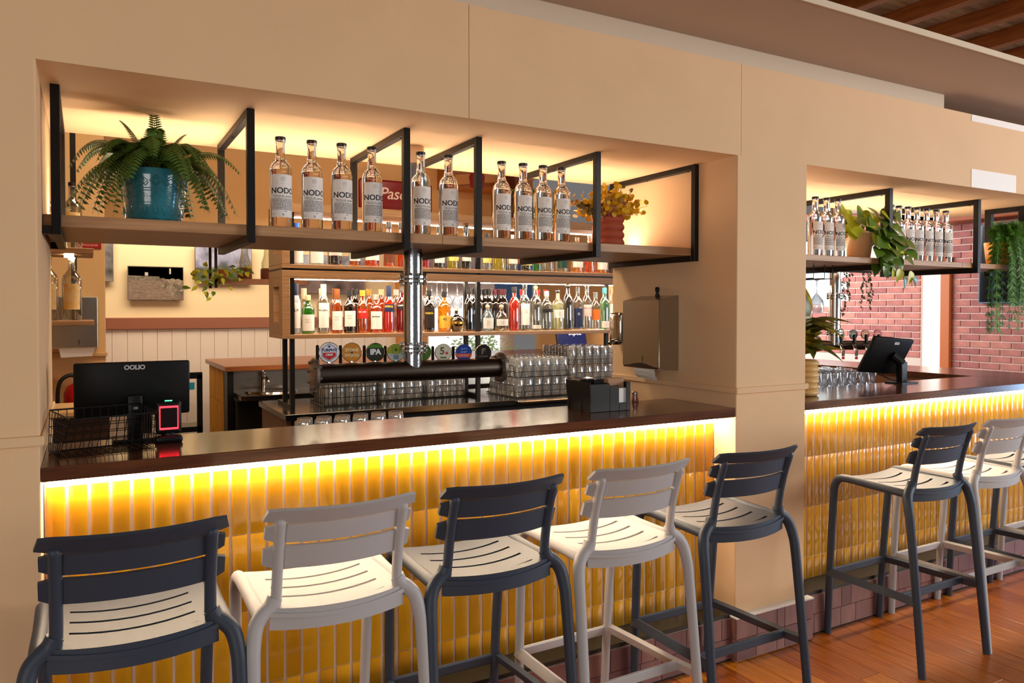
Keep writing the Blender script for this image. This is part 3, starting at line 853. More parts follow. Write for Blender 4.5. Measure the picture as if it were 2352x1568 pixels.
# hanging fern at the right edge
hx, hy, hz = 5.16, 0.36, 1.812
t = thing('hanging_fern', 'feathery green fern trailing from a yellow pot at the right picture edge', 'plant', (hx, hy, hz))
pot_lathe(t, 'pot', ((0, 0), (.06, 0), (.066, .004), (.082, .14), (.082, .15), (.074, .15), (.066, .12), (0, .115)), M('marigold_glaze', (232, 150, 26), 0.35), (hx, hy, hz))
rng = random.Random(31)
hfern = M('bright_fern_green', (92, 142, 48), 0.5, rnd=.25)
for k in range(60):
    b = NB()
    az = rng.uniform(math.pi * .9, math.pi * 2.1)
    ln = rng.uniform(.12, .5) if k > 12 else rng.uniform(.08, .16)
    s0 = Vector((hx + rng.uniform(-.06, .06), hy - .04 + rng.uniform(-.05, .03), hz + .15))
    out = Vector((math.cos(az), math.sin(az), 0)) * rng.uniform(.07, .13)
    pts = smooth_path([s0, s0 + out * .6 + Vector((0, 0, rng.uniform(.02, .09))), s0 + out * 1.2 + Vector((rng.uniform(-.01, .02), 0, -.05 - ln * .25)), s0 + out * 1.3 + Vector((rng.uniform(-.02, .03), 0, -.1 - ln))] if k > 12 else
                      [s0, s0 + out * .6 + Vector((0, 0, .07)), s0 + out * 1.2 + Vector((0, 0, rng.uniform(.04, .12)))], 8)
    tube(b, pts, .0018, 4)
    for i in range(1, len(pts) - 1):
        td = (pts[i + 1] - pts[i - 1]).normalized()
        for q in range(5):
            for g in (-1, 1):
                side = (td.cross(Vector((0, -1, .2))) * g + Vector((0, rng.uniform(-.5, .3), 0))).normalized()
                leaflet(b, pts[i] + td * .004 * q, side + td * .7, td, .055 * (1.1 - .5 * i / len(pts)), .0032)
    obj('frond', b, hfern, t)

# croton behind the pillar on the right counter
kx, ky, kz = 3.135, 0.20, 1.10
t = thing('potted_croton', 'yellow-green croton in a ribbed cream pot beside the pillar', 'plant', (kx, ky, kz))
prof = [(0, 0), (.055, 0)]
for k in range(6):
    for q in range(5): prof.append((.062 + .010 * math.sin(math.pi * q / 4), .002 + k * .029 + .029 * q / 4))
prof += [(.056, .178), (.054, .16), (0, .155)]
pot_lathe(t, 'pot', prof, M('butter_glaze', (218, 176, 112), 0.4), (kx, ky, kz))
crot = [M('croton_leaf', (70, 84, 24), 0.35, col2=(200, 166, 36), vscale=26), M('croton_dark_leaf', (40, 58, 22), 0.35, col2=(110, 110, 30), vscale=22)]
rng = random.Random(41)
for k in range(38):
    az = rng.uniform(-2.3, 1.2); el = rng.uniform(-.1, .75) if k % 5 else 1.25
    d = Vector((math.cos(az) * math.cos(el), math.sin(az) * math.cos(el), math.sin(el)))
    z0 = .20 + .16 * (k / 34) + (.05 if k % 5 == 0 else 0)
    b = NB(); p = Vector((kx + d.x * .015, ky + d.y * .015, kz + z0))
    leafy(b, p, d, Vector((0, -.5, 1)) if el < 1 else Vector((0, -1, .2)), rng.uniform(.13, .19), rng.uniform(.026, .038), .2, 8, .5)
    obj('leaf', b, crot[k % 2], t, smooth=80)
b = NB(); tube(b, [(kx, ky, kz + .15), (kx, ky, kz + .36)], .006, 6); obj('stem', b, M('plant_stem', (90, 70, 40), .7), t)

# ================================================================ BEER FONT
def flange(bm, c, ax, r0, r1, th, nb=8):
    """thick ring plate with bolts; ax 'x' or 'z'"""
    for (a, b_) in ((0, th),):
        q = NB()
    pts = ((0.0, -th / 2), (r1 * .96, -th / 2), (r1, -th / 2 + .002), (r1, th / 2 - .002), (r1 * .96, th / 2), (0.0, th / 2))
    n0 = len(bm.verts)
    lathe(bm, pts, 32)
    for k in range(nb):
        a = 2 * math.pi * k / nb + .2
        cx, cy = (r0 + r1) / 2 * math.cos(a), (r0 + r1) / 2 * math.sin(a)
        lathe(bm, ((0.0, -th / 2 - .009), (.0055, -th / 2 - .009), (.0065, -th / 2 - .007), (.0065, th / 2 + .007), (.0055, th / 2 + .009), (0.0, th / 2 + .009)), 6, (cx, cy, 0))
    bm.verts.ensure_lookup_table()
    m = Matrix.Translation(c) @ (Matrix.Rotation(R(90), 4, 'Y') if ax == 'x' else Matrix.Identity(4))
    bmesh.ops.transform(bm, matrix=m, verts=bm.verts[n0:])
    q.free()
wet_m = M('wet_steel', (176, 180, 186), 0.16, 1.0, bump=.05, bscale=200)
dull_m = M('frosted_dark_steel', (104, 92, 84), 0.3, 1.0, bump=.10, bscale=260)
FX, FY, FZ = 1.178, 0.535, 1.275
t = thing('beer_font', 'steel pipe beer font with eight round tap badges hanging over the counter', 'beer tap', (FX, FY, FZ))
b = NB(); lathe(b, ((.039, 0.0), (.039, .92)), 32, (FX, FY, FZ), caps=False); obj('column', b, wet_m, t, smooth=60)
b = NB(); lathe(b, ((.047, 0.0), (.047, .07)), 32, (FX, FY, 2.1245)); obj('ceiling_collar', b, M('cream_collar', (230, 196, 150), .5), t, smooth=40)
for z in (1.372, 1.655):
    b = NB(); flange(b, (FX, FY, z - .011), 'z', .040, .060, .013); flange(b, (FX, FY, z + .006), 'z', .040, .060, .013); obj('flange', b, chrome_m, t, smooth=40)
b = NB(); n0 = 0
lathe(b, ((.0415, -.40), (.0415, .40)), 40)
bmesh.ops.transform(b, matrix=Matrix.Translation((FX, FY, FZ)) @ Matrix.Rotation(R(90), 4, 'Y'), verts=b.verts[:])
obj('pipe', b, dull_m, t, smooth=60)
for x in (-.408, .408):
    b = NB(); flange(b, (FX + x, FY, FZ), 'x', .044, .066, .014, 8); obj('end_flange', b, M('pitted_steel', (150, 140, 130), .45, .9, bump=.2), t, smooth=40)
def ringfan(bm, c, r0, r1, f, n=32):
    for k in range(n):
        a, a2 = 2 * math.pi * k / n, 2 * math.pi * (k + 1) / n
        poly(bm, [f(c[0] + r0 * math.cos(a), c[1] + r0 * math.sin(a)), f(c[0] + r0 * math.cos(a2), c[1] + r0 * math.sin(a2)), f(c[0] + r1 * math.cos(a2), c[1] + r1 * math.sin(a2)), f(c[0] + r1 * math.cos(a), c[1] + r1 * math.sin(a))])
def flatc(name, c): return M('print_' + name, c, .35)
whi, red, navy = flatc('white', (232, 232, 236)), flatc('red', (196, 26, 36)), flatc('navy', (28, 48, 110))
def badge(parent, x, y, z, r, base, prints, scale=1.0, handle=True):
    """round tap badge facing the guests; prints = list of (material, fn(bm, f))"""
    tilt = R(8)
    T = Matrix.Translation((x, y, z)) @ Matrix.Rotation(R(-12), 4, 'Z')
    b = NB(); lathe(b, ((0, -.006), (r * .9, -.006), (r, -.003), (r, .004), (r * .96, .0065), (r * .93, .0055), (r * .92, .0045)), 36, caps=True)
    bmesh.ops.transform(b, matrix=T @ Matrix.Rotation(R(90), 4, 'X'), verts=b.verts[:])
    bd = obj('tap_badge', b, chrome_m, parent, smooth=40)
    b = NB(); f0 = lambda u, v, d=.0055: T @ Vector((u, -d, v))
    poly(b, [f0(r * .935 * math.cos(2 * math.pi * k / 36), r * .935 * math.sin(2 * math.pi * k / 36)) for k in range(36)])
    obj('face', b, base, bd)
    for i, (m, fn) in enumerate(prints):
        b = NB(); fn(b, lambda u, v, i=i: f0(u * r, v * r, .0058 + .0004 * i)); obj('print', b, m, bd)
    if handle:
        b = NB(); box(b, -r * .62, -r * .32, .010, .030, -r * 1.35, r * .72, .004)
        bmesh.ops.transform(b, matrix=T, verts=b.verts[:]); bmesh.ops.translate(b, vec=(-r * .55, .012, 0), verts=b.verts[:])
        obj('tap_handle', b, dark_m, parent)
    b = NB(); tube(b, [T @ Vector((0, 0, -r * .9)), T @ Vector((0, .0, -r * 1.35))], .008, 8); obj('badge_stem', b, chrome_m, parent, smooth=True)
def hexp(b, f, s, half=0):
    pts = [(0, 1), (.82, .48), (.82, -.48), (0, -1), (-.82, -.48), (-.82, .48)]
    if half: pts = [(.82, .0), (.82, -.48), (0, -1), (-.82, -.48), (-.82, .0)]
    poly(b, [f(p[0] * s, p[1] * s) for p in pts])
T1 = lambda s, size, u, v, bold=.02, sp=1.0: (lambda b, f: put_text(b, s, size, lambda a, c: f(a + u, c + v), bold, sp))
def half(v0, v1):
    def fn(b, f):
        n = 14; top = []; bot = []
        for k in range(n + 1):
            a = -1 + 2 * k / n
            lim = lambda v: max(-math.sqrt(max(0, .86 - v * v)), min(math.sqrt(max(0, .86 - v * v)), a))
            top.append(f(lim(v1), v1)); bot.append(f(lim(v0), v0))
        vs = []
        u0 = math.sqrt(max(0, .86 - v0 * v0)); u1 = math.sqrt(max(0, .86 - v1 * v1))
        pts = []
        for k in range(9):
            v = v0 + (v1 - v0) * k / 8; pts.append(f(math.sqrt(max(0, .86 - v * v)), v))
        for k in range(9):
            v = v1 + (v0 - v1) * k / 8; pts.append(f(-math.sqrt(max(0, .86 - v * v)), v))
        poly(b, pts)
    return fn
rr_ = .0385
badge(t, .835, .560, 1.359, rr_ * 1.06, whi, [(navy, lambda b, f: hexp(b, f, .86)), (whi, lambda b, f: hexp(b, f, .80)), (red, lambda b, f: hexp(b, f, .74, 1)), (navy, T1('FURPHY', .40, 0, .22, .015)), (whi, T1('CRISP', .28, 0, -.22, .01)), (navy, lambda b, f: ringfan(b, (0, .58), 0.001, .11, f, 12))])
badge(t, .926, .560, 1.357, rr_ * 1.02, flatc('amber', (204, 132, 34)), [(flatc('cream', (226, 204, 160)), T1('STONE', .42, 0, .24, .02)), (MAT['print_cream'], T1('WOOD', .42, 0, -.30, .02)), (flatc('umber', (120, 70, 20)), lambda b, f: ringfan(b, (0, -.02), .001, .14, f, 8))])
badge(t, 1.024, .560, 1.355, rr_, flatc('bottle', (34, 38, 26)), [(flatc('leaf', (70, 120, 30)), half(.45, .85)), (whi, T1('IPA', .78, 0, 0.02, .04))])
badge(t, 1.112, .560, 1.352, rr_ * .97, flatc('pale', (190, 204, 200)), [(flatc('lime', (176, 190, 50)), half(-.1, .92)), (flatc('forest', (60, 100, 40)), lambda b, f: ringfan(b, (0, .3), .05, .20, f, 9)), (MAT['print_forest'], lambda b, f: ringfan(b, (0, .26), .42, .46, f, 18)), (navy, lambda b, f: [put_rect(b, -.3, .3, v, v + .07, f) for v in (-.4, -.55, -.7)])])
badge(t, 1.236, .575, 1.350, rr_ * .97, MAT['print_leaf'], [], handle=False)
badge(t, 1.325, .560, 1.346, rr_ * .96, flatc('sand', (206, 200, 180)), [(flatc('moss', (92, 92, 66)), T1('5', 1.15, -.15, .15, .03)), (flatc('rose', (190, 60, 80)), lambda b, f: ringfan(b, (.38, -.08), .001, .16, f, 12)), (MAT['print_moss'], lambda b, f: put_rect(b, -.35, .35, -.66, -.50, f))])
badge(t, 1.421, .560, 1.343, rr_ * .96, flatc('royal', (26, 60, 150)), [(flatc('coral', (214, 84, 50)), half(-.55, -.12)), (flatc('sky', (150, 190, 230)), lambda b, f: (put_text(b, 'Stone', .34, lambda a, c: f(a, c + .46 + a * .1), .0), put_text(b, 'Ginger', .30, lambda a, c: f(a, c + .1 + a * .1), .0))), (MAT['print_sky'], T1('GINGER', .28, 0, -.34, .0))])
badge(t, 1.516, .560, 1.340, rr_ * .95, flatc('stout', (26, 18, 16)), [(flatc('silver', (150, 130, 116)), lambda b, f: (put_rect(b, -.22, -.14, -.2, .5, f), put_rect(b, -.22, .25, .42, .5, f), [put_rect(b, -.12 + .1 * k, -.09 + .1 * k, -.12 + .12 * k, .42, f) for k in range(4)])), (MAT['print_silver'], T1('GUINNESS', .24, 0, -.45, 0))], handle=False)

# ================================================================ THINGS ON THE LEFT COUNTER
# point-of-sale display seen from behind
t = thing('point_of_sale_terminal', 'black terminal screen seen from behind at the left end of the counter', 'terminal', (.138, .37, 1.10))
rot = Matrix.Rotation(R(5), 4, 'X')
b = NB(); box(b, -.036, .305, .372, .392, 1.178, 1.357, .006, 2, rot, (.13, .38, 1.26)); obj('housing', b, dark_m, t, smooth=40)
b = NB(); put_text(b, 'OOLIO', .020, lambda u, v: Vector((.138 + u, .3700 - .0082, 1.3385 + v)), .0008, .95); obj('logo', b, M('logo_grey', (190, 190, 190), .5), t)
b = NB(); box(b, .115, .161, .352, .40, 1.10, 1.25, .008, 2); obj('neck', b, dark_m, t, smooth=40)
b = NB(); box(b, .07, .21, .31, .42, 1.1, 1.112, .005, 2); obj('base', b, dark_m, t)
boxo('port_cover', M('port_grey', (170, 168, 160), .5), t, .133, .146, .3505, .3525, 1.203, 1.211)
# handheld scanner with red lit frame
sx, sy = .231, .285
t = thing('payment_reader', 'black barcode reader with a glowing red frame on the counter', 'scanner', (sx, sy, 1.10))
rot = Matrix.Rotation(R(12), 4, 'X')
b = NB(); box(b, sx - .040, sx + .040, sy - .035, sy + .035, 1.1, 1.122, .008, 2); obj('base', b, dark_m, t, smooth=40)
b = NB(); box(b, sx - .038, sx + .038, sy - .012, sy + .022, 1.125, 1.232, .010, 3); obj('head', b, dark_m, t, smooth=40)
b = NB(); tube(b, [(sx, sy + .005, 1.118), (sx, sy + .005, 1.13)], .022, 14); obj('hinge', b, dark_m, t)
redl = EM('red_light', (1.0, .02, .03), 6)
b = NB(); yy = sy - .0128
box(b, sx - .028, sx + .028, yy - .001, yy, 1.211, 1.217); box(b, sx - .028, sx + .028, yy - .001, yy, 1.141, 1.147)
box(b, sx - .028, sx - .0253, yy - .001, yy, 1.147, 1.211); box(b, sx + .0253, sx + .028, yy - .001, yy, 1.147, 1.211)
obj('red_frame', b, redl, t)
boxo('window', M('reader_window', (30, 4, 6), .1), t, sx - .025, sx + .025, yy - .0008, yy + .0002, 1.147, 1.211)
boxo('status_light', EM('green_light', (.1, 1.0, .35), 3), t, sx - .011, sx + .011, sy - .006, sy - .001, 1.232, 1.2345)
# black wire basket
t = thing('wire_basket', 'black wire mesh basket at the left end of the counter', 'basket', (.05, .18, 1.10))
lo = [Vector((-.075, .090, 1.103)), Vector((.165, .145, 1.103)), Vector((.135, .275, 1.103)), Vector((-.105, .22, 1.103))]
hi = [Vector((-.040, .062, 1.218)), Vector((.192, .118, 1.218)), Vector((.150, .345, 1.225)), Vector((-.104, .288, 1.225))]
lo = [Vector((-.072, .108, 1.103)), Vector((.182, .160, 1.103)), Vector((.150, .300, 1.103)), Vector((-.104, .248, 1.103))]
hi = [Vector((-.040, .085, 1.215)), Vector((.190, .140, 1.215)), Vector((.150, .345, 1.222)), Vector((-.104, .290, 1.222))]
lo[3].x = -.100; hi[3].x = -.098
b = NB(); tube(b, hi + [hi[0]], .0026, 6); obj('rim', b, dark_m, t)
for e in range(4):
    a0, a1, c0, c1 = lo[e], lo[(e + 1) % 4], hi[e], hi[(e + 1) % 4]
    n = 11 if e % 2 == 0 else 7
    b = NB()
    for k in range(n + 1):
        tube(b, [a0.lerp(a1, k / n), c0.lerp(c1, k / n)], .0011, 4)
    for k in range(5):
        tube(b, [a0.lerp(c0, k / 5), a1.lerp(c1, k / 5)], .0011, 4)
    obj('mesh_side', b, dark_m, t)
b = NB()
for k in range(12): tube(b, [lo[0].lerp(lo[1], k / 11), lo[3].lerp(lo[2], k / 11)], .0011, 4)
for k in range(7): tube(b, [lo[0].lerp(lo[3], k / 6), lo[1].lerp(lo[2], k / 6)], .0011, 4)
obj('mesh_bottom', b, dark_m, t)

# ================================================================ RIGHT END OF THE COUNTER
# bar caddy
cx0, cy0 = 1.9, .27
t = thing('bar_caddy', 'black bar caddy holding napkins and straws on the counter', 'caddy', (cx0, cy0, 1.10), rz=0)
Tm = Matrix.Translation((1.905, .268, 1.10)) @ Matrix.Rotation(R(-3), 4, 'Z')
def cbox(name, mat, *a, bev=.002):
    b = NB(); box(b, *a, bev); bmesh.ops.transform(b, matrix=Tm, verts=b.verts[:]); return obj(name, b, mat, t)
cad = M('caddy_plastic', (24, 24, 26), .45)
cbox('floor_panel', cad, -.075, .12, -.09, .09, 0, .006)
b = NB()
for pts in ([(-.075, -.09, 0), (-.088, -.10, .125), (-.088, .10, .125), (-.075, .09, 0)],):
    q = [Tm @ Vector(p) for p in pts]; q2 = [p + Tm.to_3x3() @ Vector((.003, 0, 0)) for p in q]
    v1 = [b.verts.new(p) for p in q]; v2 = [b.verts.new(p) for p in q2]
    b.faces.new(v1); b.faces.new(list(reversed(v2)))
    for k in range(4): b.faces.new((v1[k], v2[k], v2[(k + 1) % 4], v1[(k + 1) % 4]))
obj('side_panel', b, cad, t)
cbox('side_panel', cad, .117, .12, -.09, .09, 0, .12)
cbox('front_panel', cad, -.082, .015, -.093, -.089, 0, .118)
cbox('front_panel', cad, .015, .062, -.093, -.089, 0, .108)
cbox('front_panel', cad, .062, .098, -.093, -.089, 0, .035)
cbox('front_panel', cad, .098, .12, -.093, -.089, 0, .12)
cbox('back_panel', cad, -.082, .12, .088, .092, 0, .12)
cbox('divider', cad, .014, .017, -.09, .09, 0, .118)
cbox('divider', cad, -.08, .117, -.012, -.009, 0, .115)
cbox('napkin_stack', paper_m, .024, .112, -.084, -.06, .006, .095)
cbox('kraft_napkins', M('kraft_paper', (178, 140, 108), .8), .03, .112, -.055, -.02, .006, .135)
b = NB(); rng = random.Random(2)
for k in range(22):
    p = Tm @ Vector((rng.uniform(-.07, .005), rng.uniform(-.08, -.02), .01)); tube(b, [p, p + Vector((rng.uniform(-.006, .006), 0, .125))], .0035, 6)
tag(obj('straws', b, dark_m, t), None, None, None)
cbox('clear_wrap', thin_glass('plastic_film', (240, 235, 225), .4), -.08, .0, -.005, .06, .1, .135)
# small shaker
t = thing('spice_shaker', 'small glass shaker with metal lid beside the pillar on the counter', 'shaker', (2.215, .385, 1.10))
b = NB(); lathe(b, ((0, 0), (.017, 0), (.018, .003), (.013, .03), (.0125, .036), (0, .036)), 10, (2.215, .385, 1.10)); obj('glass', b, thin_glass('pink_salt_glass', (224, 170, 170), .3, .45, (190, 110, 110)), t, smooth=True)
b = NB(); lathe(b, ((.0125, .036), (.0135, .037), (.0135, .046), (.010, .050), (0, .0505)), 12, (2.215, .385, 1.10)); obj('lid', b, chrome_m, t, smooth=40)
# paper towel dispenser on the pillar
t = thing('paper_towel_dispenser', 'stainless steel paper towel dispenser on the inner side of the pillar', 'dispenser', (2.463, .507, 1.24))
b = NB()
X0, X1, Y0, Y1 = 2.343, 2.4625, .367, .646
prof = [(X0, 1.252), (X0, 1.573), (X1, 1.597), (X1, 1.236)]
va = [b.verts.new((x, Y0, z)) for x, z in prof]; vb = [b.verts.new((x, Y1, z)) for x, z in prof]
b.faces.new(va); b.faces.new(list(reversed(vb)))
for k in range(4): b.faces.new((va[k], vb[k], vb[(k + 1) % 4], va[(k + 1) % 4]))
bmesh.ops.bevel(b, geom=b.edges[:], offset=.003, segments=2, affect='EDGES')
obj('casing', b, steel_m, t, smooth=40)
boxo('slot', ink_m, t, X0 - .0006, X0 + .001, .487, .491, 1.272, 1.306)
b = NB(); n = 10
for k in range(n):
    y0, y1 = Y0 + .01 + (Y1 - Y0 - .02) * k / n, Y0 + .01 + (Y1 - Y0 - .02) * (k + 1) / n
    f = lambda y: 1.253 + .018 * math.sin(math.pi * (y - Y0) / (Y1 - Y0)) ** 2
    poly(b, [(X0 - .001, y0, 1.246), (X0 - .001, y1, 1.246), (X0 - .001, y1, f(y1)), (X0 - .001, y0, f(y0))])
obj('dispensing_edge', b, M('shadowed_steel', (70, 50, 40), .5, .5), t)  # darker copy of the steel; the edge's shade is put into its colour
b = NB(); fold = [(2.352, 1.262), (2.347, 1.235), (2.356, 1.212), (2.368, 1.196)]
for (x0, z0), (x1, z1) in zip(fold, fold[1:]):
    poly(b, [(x0, .40, z0 - .002), (x0, .565, z0), (x1, .555, z1), (x1, .41, z1 - .008)])
poly(b, [(2.352, .40, 1.26), (2.352, .565, 1.262), (2.42, .555, 1.236), (2.42, .41, 1.236)])
obj('paper_towel', b, paper_m, t)
b = NB(); lathe(b, ((0, 0), (.011, 0), (.011, .012), (.006, .014), (.006, .022), (.010, .024), (.011, .04), (.008, .046), (0, .047)), 14, (2.442, .50, 1.592)); obj('lock_knob', b, dark_m, t, smooth=40)
# steel soap dispenser behind it
t = thing('soap_dispenser', 'polished steel soap dispenser on the pillar behind the paper towel dispenser', 'dispenser', (2.463, .77, 1.33))
b = NB(); box(b, 2.395, 2.4625, .735, .835, 1.345, 1.515, .018, 4); obj('tank', b, chrome_m, t, smooth=60)
b = NB(); tube(b, [(2.395, .785, 1.365), (2.375, .785, 1.362), (2.365, .785, 1.352)], .012, 10); obj('push_button', b, chrome_m, t, smooth=True)

# ================================================================ BACK SHELVES
UX0, UX1, UY0, UY1 = 1.072, 4.3, 2.45, 2.84
t = thing('back_shelf_unit', 'oak and black steel back bar shelving with lit bottle rows', 'shelving', (UX0, UY0, .9))
for z0, z1, nm in ((1.345, 1.3715, 'shelf_board'), (1.735, 1.778, 'shelf_board'), (1.790, 1.816, 'shelf_board'), (2.150, 2.20, 'top_board')):
    boxo(nm, oak_m, t, UX0, UX1, UY0, UY1, z0, z1, .002)
boxo('gap_strip', dark_m, t, UX0 + .006, UX1, UY0 + .012, UY1 - .012, 1.778, 1.790)
def open_end(zlo, zhi):
    b = NB(); w = .085
    box(b, UX0, UX0 + .05, UY0, UY0 + w, zlo, zhi, .002); obj('end_stile', b, oak_m, t)
    b = NB(); box(b, UX0, UX0 + .05, UY1 - w * 1.6, UY1, zlo, zhi, .002); obj('end_stile', b, oak_m, t)
    boxo('end_rail', oak_m, t, UX0, UX0 + .05, UY0 + w, UY1 - w * 1.6, zlo, zlo + .075)
    boxo('end_rail', oak_m, t, UX0, UX0 + .05, UY0 + w, UY1 - w * 1.6, zhi - .06, zhi)
open_end(1.3715, 1.735); open_end(1.816, 2.15)
for x in (UX0 + .052, 2.44, 3.72):
    for y in (UY0 + .012, UY1 - .18):
        boxo('post', blackm, t, x, x + .028, y, y + .028, .925, 2.15)
    boxo('foot', blackm, t, x, x + .028, UY0 + .012, UY1 - .012, .9005, .925)
led_b = EM('led_warm_back', (1.0, .84, .62), 95)
for z, lab in ((1.7345, 'light strip under the middle back shelf'), (2.1495, 'light strip under the top back shelf')):
    boxo('led_strip', led_b, t, UX0 + .09, UX1, UY0 + .014, UY0 + .034, z - .003, z)
    boxo('led_strip', led_b, t, UX0 + .09, UX1, UY1 - .06, UY1 - .04, z - .003, z)
    boxo('lip', oak_m, t, UX0 + .05, UX1, UY0, UY0 + .012, z - .006, z + .0005)

GL = {'frost': thin_glass('frosted_white', (225, 232, 240), .15, .75, (225, 230, 238)), 'green': thin_glass('green_glass', (90, 200, 90), .18, .3, (30, 150, 40)),
      'clear': thin_glass('clear_liquid', (236, 236, 226), .22, .04, (220, 220, 210)), 'amber': thin_glass('amber_liquid', (236, 160, 70), .18, .25, (200, 110, 24)),
      'amber2': thin_glass('russet_liquid', (236, 138, 60), .18, .25, (206, 96, 24)), 'cola': thin_glass('dark_liquid', (56, 22, 12), .2, .4, (34, 16, 10)),
      'orange': thin_glass('orange_liquid', (244, 100, 60), .18, .4, (226, 64, 24)), 'crimson': thin_glass('crimson_liquid', (190, 16, 24), .18, .4, (150, 10, 20)),
      'gold': thin_glass('gold_liquid', (236, 176, 24), .18, .35, (220, 160, 20)), 'ice': thin_glass('ice_glass', (200, 226, 236), .25, .25, (200, 226, 240)),
      'orangeglass': thin_glass('flame_glass', (232, 70, 30), .2, .55, (226, 60, 26)), 'straw': thin_glass('straw_glass', (226, 226, 190), .2, .4, (220, 220, 180)),
      'smoke': thin_glass('smoke_glass', (120, 120, 116), .25, .15, (90, 90, 86)), 'mint': thin_glass('mint_glass', (190, 226, 206), .22, .15, (120, 190, 150)),
      'lemon': thin_glass('lemon_liquid', (226, 216, 90), .2, .3, (206, 196, 60)), 'redglass': thin_glass('ruby_liquid', (200, 40, 50), .2, .4, (190, 30, 40)),
      'orange2': thin_glass('tangerine_liquid', (240, 140, 20), .2, .35, (230, 124, 16)), 'wine': thin_glass('wine_glass_black', (20, 16, 14), .22, .7, (16, 12, 10))}
CP = {k: M('cap_' + k, c, .4) for k, c in dict(navy=(24, 32, 60), cork=(206, 176, 136), cream=(222, 206, 176), brown=(120, 66, 24), black=(20, 20, 22), gold=(190, 130, 40), grey=(150, 140, 132),
      redcap=(190, 24, 30), bluecap=(30, 76, 150), tealcap=(60, 130, 140), copper=(190, 110, 80), greycap=(180, 176, 170), goldball=(220, 190, 120), maroon=(92, 24, 40)).items()}
CP['clearcap'] = GL['clear']; CP['clearball'] = GL['smoke']
LC = {k: M('label_' + k, c, .55) for k, c in dict(white=(244, 240, 234), red=(206, 40, 30), navy=(24, 36, 78), black=(24, 24, 26), cola=(30, 18, 14), gold=(226, 180, 60), pale=(226, 230, 226), pinkish=(230, 196, 190), orange=(236, 110, 30),
      brown=(110, 60, 30), lemonl=(240, 226, 130), tealc=(30, 70, 60)).items()}
yel_m = M('label_yellow_ink', (244, 214, 40), .5)
def spirit(x, y, z, r, h, gl, cap, lab, text, desc, grp):
    r = min(max(r, .026), .05)
    t = thing('spirit_bottle', desc, 'bottle', (x, y, z), group=grp)
    squat = h < .22
    rn = .015 if not squat else .016
    b = NB()
    if squat: prof = [(0, .004), (r * .7, 0), (r * .95, .012), (r, .04), (r * .98, h * .5), (r * .8, h * .62), (rn * 1.3, h * .72), (rn, h * .78), (rn, h * .84), (0, h * .84)]
    else: prof = [(0, .004), (r * .86, 0), (r * .98, .006), (r, .016), (r, h * .62), (r * .96, h * .655), (r * .78, h * .70), (rn * 1.4, h * .745), (rn, h * .78), (rn, h * .90), (0, h * .90)]
    lathe(b, prof, 20, (x, y, z)); obj('glass', b, GL[gl], t, smooth=50)
    b = NB()
    if 'ball' in cap or (squat and cap == 'cork'):
        q = h * (.84 if squat else .90); rb = .017
        lathe(b, [(rb * .6, -.002)] + [(rb * math.sin(math.pi * (.25 + .75 * k / 8)), rb * .9 - rb * math.cos(math.pi * (.25 + .75 * k / 8))) for k in range(9)], 14, (x, y, z + q))
    else:
        q0 = h * (.76 if cap in ('navy', 'cream', 'brown', 'bluecap') and not squat else (.84 if squat else .86))
        lathe(b, [(0, q0), (rn * 1.25, q0), (rn * 1.25, h - .002), (rn * 1.1, h), (0, h)], 16, (x, y, z))
    obj('cap', b, CP[cap], t, smooth=40)
    if lab:
        m, z0, z1 = lab; rr = r + .0006
        b = NB(); lathe(b, ((rr, max(z0 * h, .014)), (rr, min(z1 * h, (.62 if not squat else .5) * h))), 12, (x, y, z), -1.25, 1.15, caps=False)
        lo_ = obj('label', b, LC[m], t, smooth=True)
        zt = (z0 + z1) / 2 * h + (z1 - z0) * h * .2
        if text:
            b = NB(); sz = min(.026, .085 / max(2, len(text)) * 1.25)
            f = lambda u, v: Vector((x + (rr + .0005) * math.sin(u / rr - .32), y - (rr + .0005) * math.cos(u / rr - .32), z + zt + v))
            put_text(b, text, sz, f, .0003)
            tm = {'APEROL': yel_m, 'CAMPARI': labelm, 'PASSOA': yel_m, 'RED LABEL': labelm, 'G': labelm, 'PELOTON': M('maroon_ink', (120, 20, 30), .6)}.get(text, ink_m)
            obj('lettering', b, tm, lo_)
        elif m in ('white', 'pale', 'pinkish'):
            b = NB()
            f = lambda u, v: Vector((x + (rr + .0005) * math.sin(u / rr - .32), y - (rr + .0005) * math.cos(u / rr - .32), z + zt + v))
            for v, w in ((0, .018), (-.01, .012), (-.02, .016)):
                if zt + v > z0 * h + .012: put_rect(b, -w, w, v - .001, v + .001, f, 3)
            obj('print_lines', b, M('grey_print', (150, 130, 110), .6), lo_)
    return t
